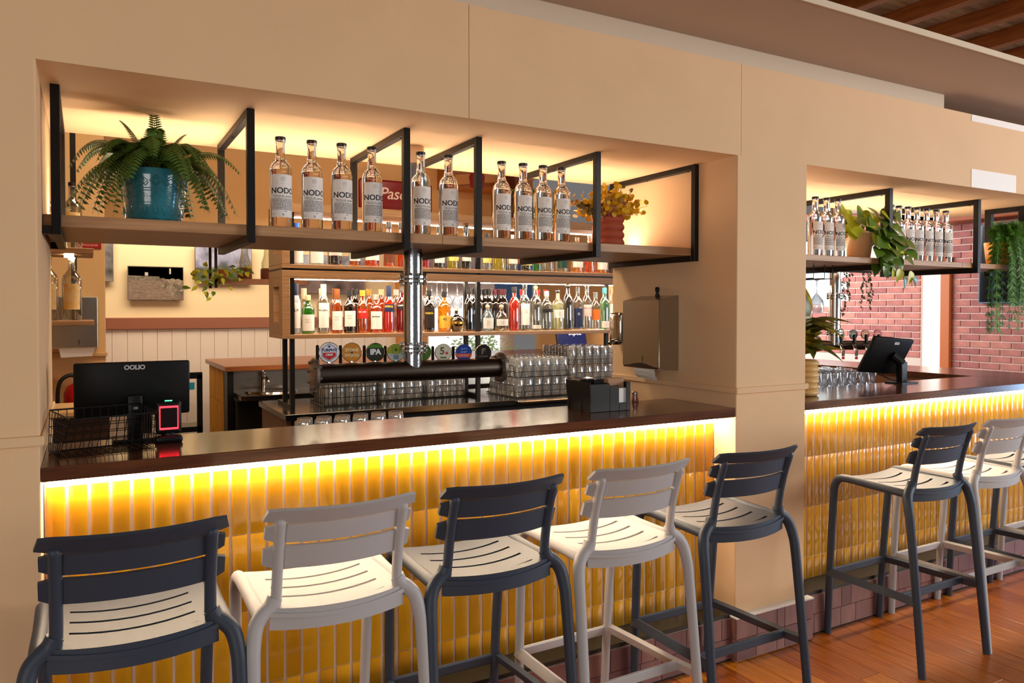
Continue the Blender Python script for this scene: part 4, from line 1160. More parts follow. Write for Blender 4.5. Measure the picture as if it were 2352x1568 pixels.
LOW = [
(1.172,0.0314,0.327,'frost','navy',('white', 0.12, 0.62),'ISLA','frosted white bottle with navy cap at the left end of the lower back shelf'),
(1.251,0.0412,0.252,'green','cork',('white', 0.08, 0.5),'','squat green gin bottle with white label on the lower back shelf'),
(1.352,0.0353,0.324,'clear','cream',('white', 0.12, 0.62),'BACARDI','clear rum bottle with cream cap and white label'),
(1.441,0.0359,0.294,'amber','brown',('white', 0.08, 0.5),'','amber rum bottle with brown cap and white label'),
(1.526,0.0393,0.287,'cola','black',('white', 0.16, 0.52),'','dark rum bottle with black cap and white label'),
(1.614,0.0357,0.288,'amber','gold',('red', 0.34, 0.56),'RED LABEL','amber square whisky bottle with a red band'),
(1.708,0.0422,0.260,'amber2','grey',('white', 0.1, 0.56),'JIM BEAM','amber bourbon bottle with a tall white label'),
(1.800,0.0370,0.323,'orange','navy',('navy', 0.44, 0.6),'APEROL','orange-red aperitif bottle with navy band and cap'),
(1.893,0.0391,0.318,'crimson','clearcap',('black', 0.5, 0.62),'CAMPARI','crimson bitter bottle with black band left of the steel pipe'),
(2.095,0.0391,0.294,'cola','black',('cola', 0.1, 0.6),'PASSOA','black liqueur bottle with yellow lettering right of the steel pipe'),
(2.211,0.0463,0.286,'gold','black',('gold', 0.1, 0.4),'43','golden liqueur bottle with a dark round badge'),
(2.556,0.0442,0.195,'ice','cork',('pale', 0.1, 0.5),'','squat pale blue bottle with a cork ball stopper'),
(2.670,0.0537,0.196,'clear','cork',('pale', 0.2, 0.45),'','squat clear tequila bottle with round cork'),
(2.780,0.0406,0.329,'orangeglass','black',None,'','tall bottle with black top and orange-red lower half'),
(2.868,0.0395,0.350,'clear','clearcap',('white', 0.12, 0.58),'','tall clear bottle with pale label beside the orange one'),
(2.964,0.0437,0.345,'clear','goldball',('pale', 0.0, 0.12),'','clear bottle with a gold ball stopper'),
(3.062,0.0463,0.300,'clear','greycap',('black', 0.46, 0.54),'','clear bottle with grey neck and black band'),
(3.163,0.0490,0.315,'straw','clearball',('pale', 0.3, 0.5),'','frosted straw-coloured bottle with glass stopper'),
(3.255,0.0383,0.363,'smoke','clearball',None,'','tall smoky grey bottle'),
(3.346,0.0408,0.337,'clear','clearcap',('navy', 0.06, 0.5),'G','clear bottle with a tall navy oval label'),
(3.433,0.0375,0.352,'clear','clearcap',('pinkish', 0.3, 0.56),'PELOTON','clear bottle with pale label and dark red lettering'),
(3.516,0.0380,0.295,'clear','clearcap',('orange', 0.26, 0.54),'','small clear bottle with a bright orange label'),
(3.603,0.0405,0.334,'mint','tealcap',('white', 0.02, 0.2),'','clear bottle with green drawing and white foot label'),
(3.678,0.0267,0.328,'clear','copper',('white', 0.04, 0.62),'','clear bottle with tall white label at the right end of the lower back shelf'),
]
for (x, r, h, gl, cap, lab, text, desc) in LOW:
    spirit(x * 1.008, 2.56, 1.372, r, h, gl, cap, lab, text, desc, 'bottles on the lower back shelf')
TOP = [
(1.180,0.0419,0.270,'frost','bluecap',('white', 0.05, 0.5),'GREY GOOSE','frosted vodka bottle with blue cap on the upper back shelf'),
(1.308,0.0456,0.300,'clear','clearcap',('white', 0.03, 0.6),'','white-labelled bottle second on the upper back shelf'),
(1.427,0.0454,0.270,'cola','black',('pinkish', 0.25, 0.6),'BLOODY','dark bottle with pink and white label on the upper back shelf'),
(1.562,0.0381,0.310,'amber','redcap',('white', 0.12, 0.55),'','amber bottle with black-edged white label on the upper back shelf'),
(1.679,0.0534,0.280,'amber2','black',('white', 0.16, 0.6),'','broad amber bottle with large white label on the upper back shelf'),
(1.802,0.0399,0.310,'amber','black',('brown', 0.1, 0.6),'','amber whisky bottle with brown label on the upper back shelf'),
(1.891,0.0300,0.310,'amber2','black',None,'','plain amber bottle left of the steel pipe on the upper back shelf'),
(2.074,0.0280,0.300,'redglass','black',('pinkish', 0.2, 0.5),'','red and violet bottle right of the steel pipe on the upper back shelf'),
(2.172,0.0396,0.300,'cola','black',('white', 0.14, 0.4),'','dark bottle with small white label on the upper back shelf'),
(2.280,0.0403,0.300,'lemon','black',('lemonl', 0.2, 0.6),'','pale yellow labelled bottle on the upper back shelf'),
(2.381,0.0362,0.310,'cola','black',('white', 0.2, 0.6),'','dark bottle with cream label on the upper back shelf'),
(2.548,0.0356,0.270,'clear','black',('lemonl', 0.2, 0.6),'','clear bottle with cream and yellow label on the upper back shelf'),
(2.652,0.0535,0.300,'lemon','clearcap',None,'','yellow-green faceted bottle on the upper back shelf'),
(2.762,0.0404,0.270,'clear','greycap',('white', 0.2, 0.6),'','clear bottle with rounded foot and white label on the upper back shelf'),
(2.883,0.0431,0.300,'cola','black',('lemonl', 0.15, 0.3),'','dark round-footed bottle with yellow label on the upper back shelf'),
(2.979,0.0328,0.300,'green','black',('orange', 0.2, 0.5),'','small green bottle with orange label on the upper back shelf'),
(3.075,0.0445,0.310,'clear','redcap',('orange', 0.25, 0.6),'','clear bottle with orange label on the upper back shelf'),
(3.198,0.0492,0.270,'clear','black',('tealc', 0.12, 0.6),'','clear bottle with dark green label on the upper back shelf'),
(3.339,0.0581,0.280,'gold','clearcap',('white', 0.15, 0.6),'','golden bottle with white round seal label on the upper back shelf'),
(3.458,0.0435,0.300,'orange2','clearcap',None,'','orange bottle without label on the upper back shelf'),
(3.572,0.0564,0.310,'gold','greycap',('white', 0.1, 0.6),'','golden bottle with white seal label near the pillar on the upper back shelf'),
(3.676,0.0307,0.270,'cola','black',('white', 0.2, 0.45),'','dark bottle with white label at the right end of the upper back shelf'),
]
for (x, r, h, gl, cap, lab, text, desc) in TOP:
    spirit(x * 1.008, 2.56, 1.8165, r, h, gl, cap, lab, text, desc, 'bottles on the upper back shelf')
# second row behind
for i, x in enumerate((2.443, 2.492, 2.575, 2.623, 2.659, 2.711, 2.760, 2.790, 2.95, 3.091, 3.166)):
    cap = 'maroon' if i in (5, 6, 7) else ('redcap' if i > 7 else 'black')
    spirit(x, 2.70 if i > 1 else 2.60, 1.372, .035, .315, 'wine', cap, ('black', .12, .4) if i == 1 else None, '', 'dark wine bottle with %s capsule, %s in the back row of the lower back shelf' % (
        {'maroon': 'maroon', 'redcap': 'red', 'black': 'black'}[cap], (ords + ['eleventh'])[i]), 'wine bottles in the back row')
for i, (x, gl, cap) in enumerate(((1.21, 'clear', 'cream'), (1.33, 'clear', 'cream'), (1.42, 'amber', 'brown'), (1.56, 'cola', 'black'), (1.66, 'amber', 'gold'), (1.75, 'amber2', 'cork'), (1.86, 'clear', 'greycap'))):
    spirit(x + .06, 2.70, 1.372, .034, .30, gl, cap, None, '', '%s-capped bottle, %s in the second row left of the steel pipe' % ({'greycap': 'grey'}.get(cap, cap), ords[i]), 'second row of bottles left of the pipe')
# round raspberry liqueur bottle with gold band
x, y, z = 2.32, 2.55, 1.372
t = thing('liqueur_bottle', 'globe-shaped dark liqueur bottle with a gold band', 'bottle', (x, y, z))
b = NB(); lathe(b, [(0, .004), (.03, 0)] + [(.058 * math.sin(math.pi * k / 10), .062 - .062 * math.cos(math.pi * k / 10)) for k in range(2, 10)] + [(.014, .13), (.012, .15), (0, .15)], 24, (x, y, z)); obj('glass', b, GL['cola'], t, smooth=True)
b = NB(); lathe(b, ((.0585, .052), (.0595, .056), (.0595, .068), (.0585, .072)), 24, (x, y, z), caps=False); obj('band', b, M('gold_metal', (214, 170, 80), .25, 1.0), t, smooth=True)
b = NB(); lathe(b, ((0, .15), (.014, .15), (.014, .172), (0, .174)), 14, (x, y, z)); obj('cap', b, CP['cream'], t, smooth=40)

# ================================================================ BENCHES BEHIND THE BAR
t = thing('steel_bench', 'stainless steel bench under the back shelves', 'bench', (1.04, 2.2, 0))
boxo('top', bench_m, t, 1.035, 4.6, 2.205, 3.02, .862, .900, .003)
boxo('end_panel', M('timber_panel', (132, 92, 60), .45, col2=(104, 68, 42), vscale=5, stretch=(8, 8, .8)), t, 1.05, 1.075, 2.24, 2.98, .0, .862)
boxo('carcass', M('dark_carcass', (18, 16, 15), .6), t, 1.09, 4.55, 2.3, 2.98, .0, .860)
b = NB(); box(b, 2.62, 3.2, 2.16, 2.205, .876, .897, .01, 2); obj('front_lip', b, chrome_m, t)
# low glass shelf right behind the counter
t = thing('glass_shelf', 'dark shelf just behind the counter carrying upturned tumblers', 'shelf', (1.0, .6, .9))
boxo('top', dark_m, t, .45, 2.0, .44, .80, .93, .955)
boxo('body', dark_m, t, .5, 1.95, .5, .78, 0, .93)
gl_m = thin_glass('tumbler_glass', (246, 247, 248), .3, .2, (235, 242, 248))
def tumbler_mesh(h=.115, r=.034):
    b = NB(); lathe(b, ((r * .97, 0), (r, .002), (r * .86, h - .004), (r * .80, h), (0, h), (0, h - .008), (r * .78, h - .010), (r * .90, .002), (r * .97, 0)), 14, caps=False)
    return mesh('tumbler', b, gl_m, 50)
tm_ = tumbler_mesh(); tm2 = tumbler_mesh(.135, .036)
def tumbler(x, y, z, me, lab, grp):
    o = obj('tumbler', me, loc=(x, y, z)); return tag(o, lab, 'glass', grp)
rng = random.Random(8)
for i in range(6):
    for j in range(2):
        tumbler(.74 + i * .079 + j * .03, .60 + j * .085 + i * .004, .9555, tm2, 'upturned tumbler on the low shelf just behind the counter', 'upturned tumblers behind the counter')
def rack(x0, x1, y0, y1, z0, z1, lab, vertical=False, grp='wire glass racks'):
    t = thing('glass_rack', lab, 'rack', ((x0 + x1) / 2, (y0 + y1) / 2, z0), group=grp)
    cs = [Vector((x0, y0, 0)), Vector((x1, y0, 0)), Vector((x1, y1, 0)), Vector((x0, y1, 0))]
    def loop(z): return [c + Vector((0, 0, z)) for c in cs] + [cs[0] + Vector((0, 0, z))]
    b = NB(); tube(b, loop(z0 + .004), .0035, 5); obj('base_frame', b, dark_m, t)
    b = NB()
    n = int((x1 - x0) / .05)
    for k in range(1, n): tube(b, [(x0 + (x1 - x0) * k / n, y0, z0 + .004), (x0 + (x1 - x0) * k / n, y1, z0 + .004)], .0016, 4)
    obj('base_wires', b, dark_m, t)
    if vertical:
        for z in (z0 + .055, z0 + .12, z1):
            b = NB(); tube(b, loop(z), .0026, 5); obj('hoop', b, dark_m, t)
        for e in range(4):
            b = NB(); a, c = cs[e], cs[(e + 1) % 4]; m = 14 if e % 2 == 0 else 8
            for k in range(m + 1):
                p = a.lerp(c, k / m); tube(b, [p + Vector((0, 0, z0)), p + Vector((0, 0, z1))], .0022, 4)
            obj('side_wires', b, dark_m, t)
    else:
        for e in range(4):
            a, c = cs[e], cs[(e + 1) % 4]; d = (c - a).normalized(); L = (c - a).length
            b = NB()
            tube(b, [a + d * .03 + Vector((0, 0, z0)), a + d * .055 + Vector((0, 0, z1)), a + d * (L - .055) + Vector((0, 0, z1)), a + d * (L - .03) + Vector((0, 0, z0))], .0026, 5)
            tube(b, [a + Vector((0, 0, (z0 + z1) / 2)), c + Vector((0, 0, (z0 + z1) / 2))], .0022, 5)
            obj('side_wires', b, dark_m, t)
    return t
def fill(x0, x1, y0, y1, z, nx, ny, lab, grp, only=None, me=None):
    for i in range(nx):
        for j in range(ny):
            if only and not only(i, j): continue
            tumbler(x0 + (x1 - x0) * (i + .5) / nx, y0 + (y1 - y0) * (j + .5) / ny, z, me or tm_, lab, grp)
rack(1.335, 1.72, 2.455, 2.80, .902, 1.11, 'tall black wire glass rack at the left end of the steel bench', True)
fill(1.345, 1.71, 2.465, 2.79, .908, 5, 3, 'tumbler in the tall wire rack at the left end of the bench', 'tumblers in the tall wire rack', me=tm2)
edge = lambda nx: (lambda i, j: j < 2 or i == 0)
rack(1.75, 2.095, 2.575, 2.9, .902, .985, 'low wire glass rack right of the tall rack on the bench')
fill(1.755, 2.09, 2.58, 2.9, .908, 5, 3, 'tumbler in the low rack right of the tall rack', 'tumblers in the low rack right of the tall rack', edge(5), tm2)
rack(2.115, 2.425, 2.575, 2.9, .902, .985, 'low wire glass rack left of the shelf post on the bench')
fill(2.12, 2.42, 2.58, 2.9, .908, 5, 3, 'tumbler in the low rack left of the shelf post', 'tumblers in the low rack left of the shelf post', edge(5), tm2)
for lv, nm in ((0, 'lower'), (1, 'upper')):
    z = .902 + lv * .142
    rack(2.66, 3.12, 2.27, 2.74, z, z + .085, '%s wire glass rack of the front stack behind the bar caddy' % nm)
    fill(2.665, 3.115, 2.275, 2.735, z + .006, 6, 6, 'tumbler in the %s rack of the front stack' % nm, 'tumblers in the %s rack of the front stack' % nm, (lambda i, j: True) if lv else (lambda i, j: j == 0 or i == 0), tm2 if not lv else tm2)
for lv, nm in ((0, 'lower'), (1, 'upper')):
    z = 0.965 + lv * .142
    rack(3.20, 3.66, 2.40, 2.86, z, z + .085, '%s wire glass rack of the stack next to the pillar' % nm)
    fill(3.205, 3.655, 2.405, 2.855, z + .006, 6, 5, 'tumbler in the %s rack of the stack next to the pillar' % nm, 'tumblers in the %s rack of the stack next to the pillar' % nm, (lambda i, j: True) if lv else (lambda i, j: j == 0 or i == 0), tm2)
boxo_t = thing('rack_stand', 'dark stand under the glass racks next to the pillar', 'stand', (3.43, 2.6, .9))
boxo('body', dark_m, boxo_t, 3.2, 3.68, 2.42, 2.86, .9005, .9635)

# counter with sink behind the bench
t = thing('rear_counter', 'rear bar counter with timber top and yellow tiled end', 'counter', (.92, 3.65, 0))
b = NB(); box(b, .91, 4.5, 3.62, 4.72, 1.062, 1.10, .004); obj('top', b, M('warm_hardwood', (150, 88, 48), .25, col2=(112, 58, 28), vscale=5, stretch=(.6, 9, 9)), t)
boxo('splashback', steel_m, t, .975, 3.3, 3.84, 3.86, .9, 1.06)
boxo('end_core', grout_m, t, .935, .96, 3.83, 4.60, .0, 1.06)
boxo('end_post', dark_m, t, .93, .975, 3.66, 3.83, .0, 1.061)
n = 14
for i in range(n):
    for z0, z1 in ((.30, .545), (.55, .795), (.80, 1.055)):
        b = NB(); w = (4.60 - 3.83) / n; box(b, .927, .935, 3.83 + i * w + .002, 3.83 + (i + 1) * w - .002, z0, z1); obj('tile', b, M('ochre_matte_tile', (206, 146, 34), .6, spec=.15, rnd=.1), t)
boxo('under_cabinet', MAT['dark_carcass'], t, .98, 3.3, 3.55, 4.5, 0, .84)
b = NB(); box(b, .975, 3.3, 3.36, 3.84, .865, .90, .003); obj('sink_bench', b, bench_m, t)
t = thing('sink', 'round steel hand basin on the rear steel bench', 'sink', (1.22, 3.6, .9))
b = NB(); lathe(b, ((.0, .002), (.14, .002), (.165, .012), (.19, .012), (.195, .0005)), 28, (1.24, 3.6, .9), caps=False); obj('basin', b, chrome_m, t, smooth=40)
t = thing('tap', 'chrome tap standing behind the round basin', 'tap', (1.22, 3.79, .9))
b = NB(); lathe(b, ((0, 0), (.026, 0), (.026, .01), (.018, .014), (.017, .1), (.022, .11), (.02, .135), (0, .14)), 14, (1.22, 3.79, .9)); obj('body', b, chrome_m, t, smooth=40)
b = NB(); tube(b, smooth_path([(1.22, 3.79, .98), (1.225, 3.72, 1.0), (1.228, 3.66, .985), (1.23, 3.65, .965)], 4), .012, 10); obj('spout', b, chrome_m, t, smooth=True)
b = NB(); tube(b, [(1.22, 3.79, 1.04), (1.22, 3.77, 1.10)], .006, 8); obj('lever', b, chrome_m, t, smooth=True)

# ================================================================ PICTURES AND REAR ROOM
def photo_mat(name, a, b_, c_, scale, split):
    m = bpy.data.materials.new(name); m.use_nodes = True; nt = m.node_tree; bs = nt.nodes['Principled BSDF']; bs.inputs['Roughness'].default_value = .45
    tc = nt.nodes.new('ShaderNodeTexCoord'); vz = nt.nodes.new('ShaderNodeTexVoronoi'); nz = nt.nodes.new('ShaderNodeTexNoise')
    vz.inputs['Scale'].default_value = scale; nz.inputs['Scale'].default_value = scale * 1.3; nz.inputs['Detail'].default_value = 8
    sp = nt.nodes.new('ShaderNodeSeparateXYZ'); nt.links.new(tc.outputs['Generated'], sp.inputs[0])
    nt.links.new(tc.outputs['Object'], vz.inputs['Vector']); nt.links.new(tc.outputs['Object'], nz.inputs['Vector'])
    r1 = nt.nodes.new('ShaderNodeValToRGB'); r1.color_ramp.elements[0].color = C(*a); r1.color_ramp.elements[1].color = C(*b_)
    r1.color_ramp.elements[0].position = .05; r1.color_ramp.elements[1].position = .8; nt.links.new(vz.outputs['Distance'], r1.inputs[0])
    r2 = nt.nodes.new('ShaderNodeValToRGB'); r2.color_ramp.elements[0].color = C(*[x * .55 for x in c_]); r2.color_ramp.elements[1].color = C(*c_)
    r2.color_ramp.elements[0].position = .35; r2.color_ramp.elements[1].position = .65; nt.links.new(nz.outputs['Fac'], r2.inputs[0])
    mr = nt.nodes.new('ShaderNodeMapRange'); mr.inputs[1].default_value = split - .06; mr.inputs[2].default_value = split + .06
    ad = nt.nodes.new('ShaderNodeMath'); ad.operation = 'ADD'; ml = nt.nodes.new('ShaderNodeMath'); ml.operation = 'MULTIPLY'; ml.inputs[1].default_value = .35
    nt.links.new(nz.outputs['Fac'], ml.inputs[0]); nt.links.new(sp.outputs['Z'], ad.inputs[0]); nt.links.new(ml.outputs[0], ad.inputs[1]); nt.links.new(ad.outputs[0], mr.inputs[0])
    mx = nt.nodes.new('ShaderNodeMix'); mx.data_type = 'RGBA'; nt.links.new(mr.outputs[0], mx.inputs[0]); nt.links.new(r1.outputs[0], mx.inputs[6]); nt.links.new(r2.outputs[0], mx.inputs[7])
    nt.links.new(mx.outputs[2], bs.inputs['Base Color'])
    return m
def picture(x0, x1, z0, z1, mat, lab, y=5.565):
    t = thing('wall_photograph', lab, 'picture', ((x0 + x1) / 2, y, z0), group='photographs on the cream wall')
    boxo('canvas', M('canvas_edge', (90, 76, 62), .7), t, x0, x1, y - .03, y, z0, z1)
    boxo('print', mat, t, x0 + .003, x1 - .003, y - .0315, y - .03, z0 + .003, z1 - .003)
picture(.345, .825, 1.622, 1.94, M('photo_ground', (112, 92, 80), .5, col2=(150, 130, 114), vscale=26, stretch=(1, 1, 3)), 'brown-toned photograph of a stony yard, alone in the middle of the cream wall')
pic = [o for o in COL.objects if o.name.startswith('wall_photograph')][0]
def flatpoly(name, pts, mat, d):
    b = NB(); poly(b, [(.345 + .48 * u, 5.5335 - d, 1.622 + .318 * v) for u, v in pts]); return obj(name, b, mat, pic)
flatpoly('print', ((.01, .72), (.56, .70), (.56, .98), (.01, .98)), M('photo_wall', (150, 140, 130), .5, col2=(116, 106, 98), vscale=30, stretch=(1, 1, 8)), .0)
flatpoly('print', ((.56, .64), (.99, .60), (.99, .98), (.56, .98)), M('photo_hut', (40, 34, 30), .5), .0)
flatpoly('print', ((.01, .60), (.56, .58), (.56, .70), (.01, .72)), M('photo_scrub', (84, 76, 66), .5, col2=(140, 130, 116), vscale=40), .0002)
flatpoly('print', ((.74, .78), (.77, .78), (.77, .95), (.74, .95)), M('photo_pale', (190, 180, 168), .5), .0002)
flatpoly('print', ((.30, .72), (.36, .72), (.36, .82), (.30, .82)), MAT['photo_pale'], .0002)
rng = random.Random(77)
rocks = [M('photo_rock_%d' % k, c, .5, col2=tuple(int(x * .6) for x in c), vscale=60) for k, c in enumerate(((176, 160, 138), (150, 134, 114), (126, 112, 96)))]
for k in range(34):
    u = .50 + .47 * rng.random() ** .8; v = .62 - .55 * rng.random() * max(.1, (u - .42) / .55); r_ = .035 + .05 * (u - .45) + .05 * max(0, .4 - v)
    n = 11; flatpoly('print', [(u + r_ * math.cos(2 * math.pi * q / n) * rng.uniform(.85, 1.1), max(.02, v + r_ * 1.25 * math.sin(2 * math.pi * q / n) * rng.uniform(.85, 1.1))) if u + r_ * 1.15 < .99 else (min(.99, u + r_ * math.cos(2 * math.pi * q / n)), max(.02, v + r_ * 1.25 * math.sin(2 * math.pi * q / n))) for q in range(n)], rocks[k % 3], .0004 + k * .00001)
picture(.93, 1.46, 1.80, 2.15, photo_mat('photo_sky', (48, 58, 34), (96, 100, 76), (176, 180, 214), 6, .62), 'photograph of a cloudy blue sky behind the hanging plant')
picture(-.25, .228, 1.79, 2.2, photo_mat('photo_window', (60, 56, 54), (186, 180, 172), (150, 146, 150), 5, .5), 'grey photograph partly hidden behind the tan wall')
picture(1.78, 2.62, 1.70, 2.10, photo_mat('photo_market', (58, 44, 44), (140, 120, 116), (186, 190, 206), 7, .72), 'photograph of people in pale shirts seen between the back shelf bottles')
# side shelf with bottles of the bar end, left
t = thing('side_shelf', 'two-tier oak side shelf with bottles behind the left end of the counter', 'shelf', (-.1, 1.7, 1.46))
boxo('board', oak_m, t, -.40, .035, 1.60, 1.95, 1.455, 1.478, .002)
boxo('board', oak_m, t, -.40, .035, 1.60, 1.95, 1.785, 1.810, .002)
boxo('post', blackm, t, -.06, -.035, 1.90, 1.925, 1.478, 3.0)
boxo('post', blackm, t, -.30, -.275, 1.90, 1.925, 1.478, 3.0)
lamp_m = EM('side_shelf_lamp', (1.0, .8, .5), 25)
boxo('lamp', lamp_m, t, -.085, -.045, 1.70, 1.74, 1.772, 1.7845)
side_l = M('mezcal_label', (236, 190, 80), .6, col2=(250, 236, 200), vscale=18)
for i, (x, y, z) in enumerate(((-.055, 1.72, 1.4785), (-.15, 1.74, 1.4785), (-.05, 1.72, 1.8105), (-.16, 1.75, 1.8105))):
    t = thing('agave_spirit_bottle', ['clear bottle with yellow liquid, right one on the lower side shelf', 'clear bottle with yellow liquid, left one on the lower side shelf', 'clear bottle beside the fern, right one on top of the side shelf', 'clear bottle beside the fern, left one on top of the side shelf'][i], 'bottle', (x, y, z), group='bottles on the side shelf')
    b = NB(); lathe(b, ((0, .004), (.034, 0), (.04, .006), (.041, .19), (.036, .21), (.02, .228), (.0145, .24), (.0135, .285), (.016, .288), (.016, .295), (0, .295)), 20, (x, y, z)); obj('glass', b, GL['clear'], t, smooth=50)
    b = NB(); lathe(b, ((0, .295), (.016, .295), (.016, .312), (0, .313)), 14, (x, y, z)); obj('cap', b, cap_m, t, smooth=40)
    b = NB(); lathe(b, ((.0416, .05), (.0416, .17)), 10, (x, y, z), -.9, .9, caps=False); obj('label', b, side_l, t, smooth=True)
t = thing('paper_towel_dispenser', 'grey paper towel dispenser on the tan wall behind the left end of the bar', 'dispenser', (-.05, 2.55, 1.3))
b = NB(); box(b, -.166, .060, 2.42, 2.5495, 1.315, 1.60, .004, 2); obj('casing', b, steel_m, t)
boxo('slot', ink_m, t, -.035, -.031, 2.418, 2.421, 1.335, 1.365)
b = NB(); poly(b, [(-.13, 2.43, 1.315), (.045, 2.43, 1.315), (.03, 2.44, 1.27), (-.12, 2.44, 1.265)]); obj('paper_towel', b, paper_m, t)
t = thing('extinguisher_sign', 'red fire extinguisher sign on the tan wall', 'sign', (.03, 2.548, 1.88))
boxo('plate', M('sign_red', (158, 18, 24), .4), t, -.045, .082, 2.543, 2.549, 1.876, 1.911)
b = NB(); put_text(b, 'EXTINGUISHER', .0145, lambda u, v: Vector((.0185 + u, 2.5425, 1.894 + v)), .0003, .95); obj('lettering', b, M('sign_text', (226, 150, 140), .5), t)
t = thing('fire_extinguisher', 'red fire extinguisher on the floor behind the screen at the left', 'fire extinguisher', (-.03, 2.42, .7))
b = NB(); lathe(b, ((0, 0), (.075, 0), (.08, .01), (.08, .34), (.06, .38), (.022, .40), (.02, .42), (0, .42)), 24, (-.03, 2.42, .73)); obj('cylinder', b, M('extinguisher_red', (176, 20, 24), .25), t, smooth=40)
b = NB(); lathe(b, ((.0806, .12), (.0806, .26)), 16, (-.03, 2.42, .73), -1.2, 1.2, caps=False); obj('label', b, labelm, t)
b = NB(); tube(b, smooth_path([(-.03, 2.42, 1.15), (-.08, 2.40, 1.17), (-.13, 2.38, 1.12), (-.135, 2.37, .95), (-.12, 2.36, .80)], 5), .011, 8); obj('hose', b, dark_m, t, smooth=True)
boxo('wall_bracket', dark_m, t, -.05, -.01, 2.50, 2.55, .80, 1.1)
t = thing('side_bench', 'pale side bench top behind the wire basket', 'bench', (-.1, 1.0, .9))
boxo('top', M('pale_laminate', (240, 200, 140), .4), t, -.6, .12, 1.85, 2.3, 1.005, 1.03)
boxo('body', M('dark_panel', (70, 50, 36), .6), t, -.6, .1, 1.9, 2.3, 0, 1.005)
t = thing('rear_table', 'brown table top in front of the white boarding', 'table', (.45, 5.2, 0))
boxo('top', M('dull_table', (132, 100, 76), .4), t, .22, .68, 4.7, 5.4, 1.01, 1.05)
boxo('base', dark_m, t, .4, .5, 5.0, 5.1, 0, 1.01)
t = thing('high_chair', 'black high chair frame behind the terminal screen', 'chair', (.50, 2.2, 0))
for x, y in ((.545, 2.2), (.41, 2.35)):
    boxo('leg', dark_m, t, x, x + .028, y, y + .028, 0, 1.16)
boxo('top_bar', dark_m, t, .41, .573, 2.2, 2.23, 1.14, 1.175)
boxo('seat', dark_m, t, .41, .573, 2.2, 2.38, .84, .87)
boxo('blue_clip', M('blue_clip', (30, 150, 190), .5), t, .505, .53, 2.19, 2.20, 1.08, 1.12)
# hanging shelf with carafes and trailing plant far left of the back shelves
t = thing('hanging_planter_shelf', 'small timber hanging shelf in front of the sky photograph', 'shelf', (1.2, 4.0, 1.75))
boxo('board', M('planter_timber', (150, 96, 56), .5), t, .86, 1.6, 3.9, 4.1, 1.735, 1.775)
boxo('hanger', blackm, t, .88, .90, 3.9, 3.92, 1.70, 3.0)
boxo('hanger', blackm, t, .862, .882, 4.08, 4.10, 1.70, 3.0)
for i, x in enumerate((1.12, 1.30)):
    t = thing('wicker_vase', ['brown wicker-wrapped glass vase, left one on the small hanging shelf', 'brown wicker-wrapped glass vase, right one on the small hanging shelf'][i], 'vase', (x, 4.0, 1.775), group='wicker vases')
    b = NB(); lathe(b, ((0, 0), (.05, 0), (.055, .01), (.055, .08), (.05, .09), (0, .09)), 18, (x, 4.0, 1.775)); obj('wicker', b, M('wicker', (112, 58, 30), .8, bump=.5, bscale=120), t, smooth=40)
    b = NB(); lathe(b, ((.045, .09), (.05, .13), (.03, .2), (.028, .26)), 18, (x, 4.0, 1.775), caps=False); obj('glass', b, GL['clear'], t, smooth=True)
t = thing('trailing_plant', 'small trailing plant hanging from the little timber shelf', 'plant', (.9, 3.95, 1.775))
b = NB(); lathe(b, ((0, 0), (.04, 0), (.05, .07), (.046, .07), (0, .06)), 16, (.94, 4.0, 1.7755)); obj('pot', b, M('small_terracotta', (186, 110, 60), .6), t, smooth=40)
rng = random.Random(9)
for k in range(46):
    b = NB(); s = k / 46
    p = Vector((.84 + rng.uniform(-.1, .28) - .1 * (s > .6), 3.88 + rng.uniform(-.05, .04), 1.80 + rng.uniform(-.03, .07) - (.16 * rng.random() if s > .6 else 0)))
    leafy(b, p, Vector((rng.uniform(-1, 1), -.4, rng.uniform(-.8, .5))), Vector((0, -1, .6)), rng.uniform(.04, .065), rng.uniform(.014, .02)); obj('leaf', b, poth[k % 2], t)
# red sign on top of the back shelves
t = thing('red_sign', 'dark red sign with white script standing on the back shelves', 'sign', (2.05, 2.75, 2.2))
b = NB(); box(b, 1.66, 2.21, 2.72, 2.76, 2.2005, 2.445, .02, 3); obj('board', b, M('deep_red', (116, 10, 20), .35), t, smooth=40)
b = NB(); put_text(b, 'Pascual', .115, lambda u, v: Vector((1.97 + u + v * .22, 2.7185, 2.345 + v)), .001, .95); obj('lettering', b, M('sign_script', (216, 190, 176), .5), t)
b = NB(); lathe(b, ((0, 0), (.05, .02), (.06, .1), (.03, .19), (0, .22)), 12, (2.56, 2.7, 2.42)); tag(obj('red_lantern', b, M('lantern_red', (130, 20, 30), .4), smooth=True), 'dark red drop-shaped ornament hanging behind the seventh bottle', 'ornament')
boxo('hook_rod', dark_m, t, 2.2, 2.205, 2.74, 2.745, 2.2, 2.21)
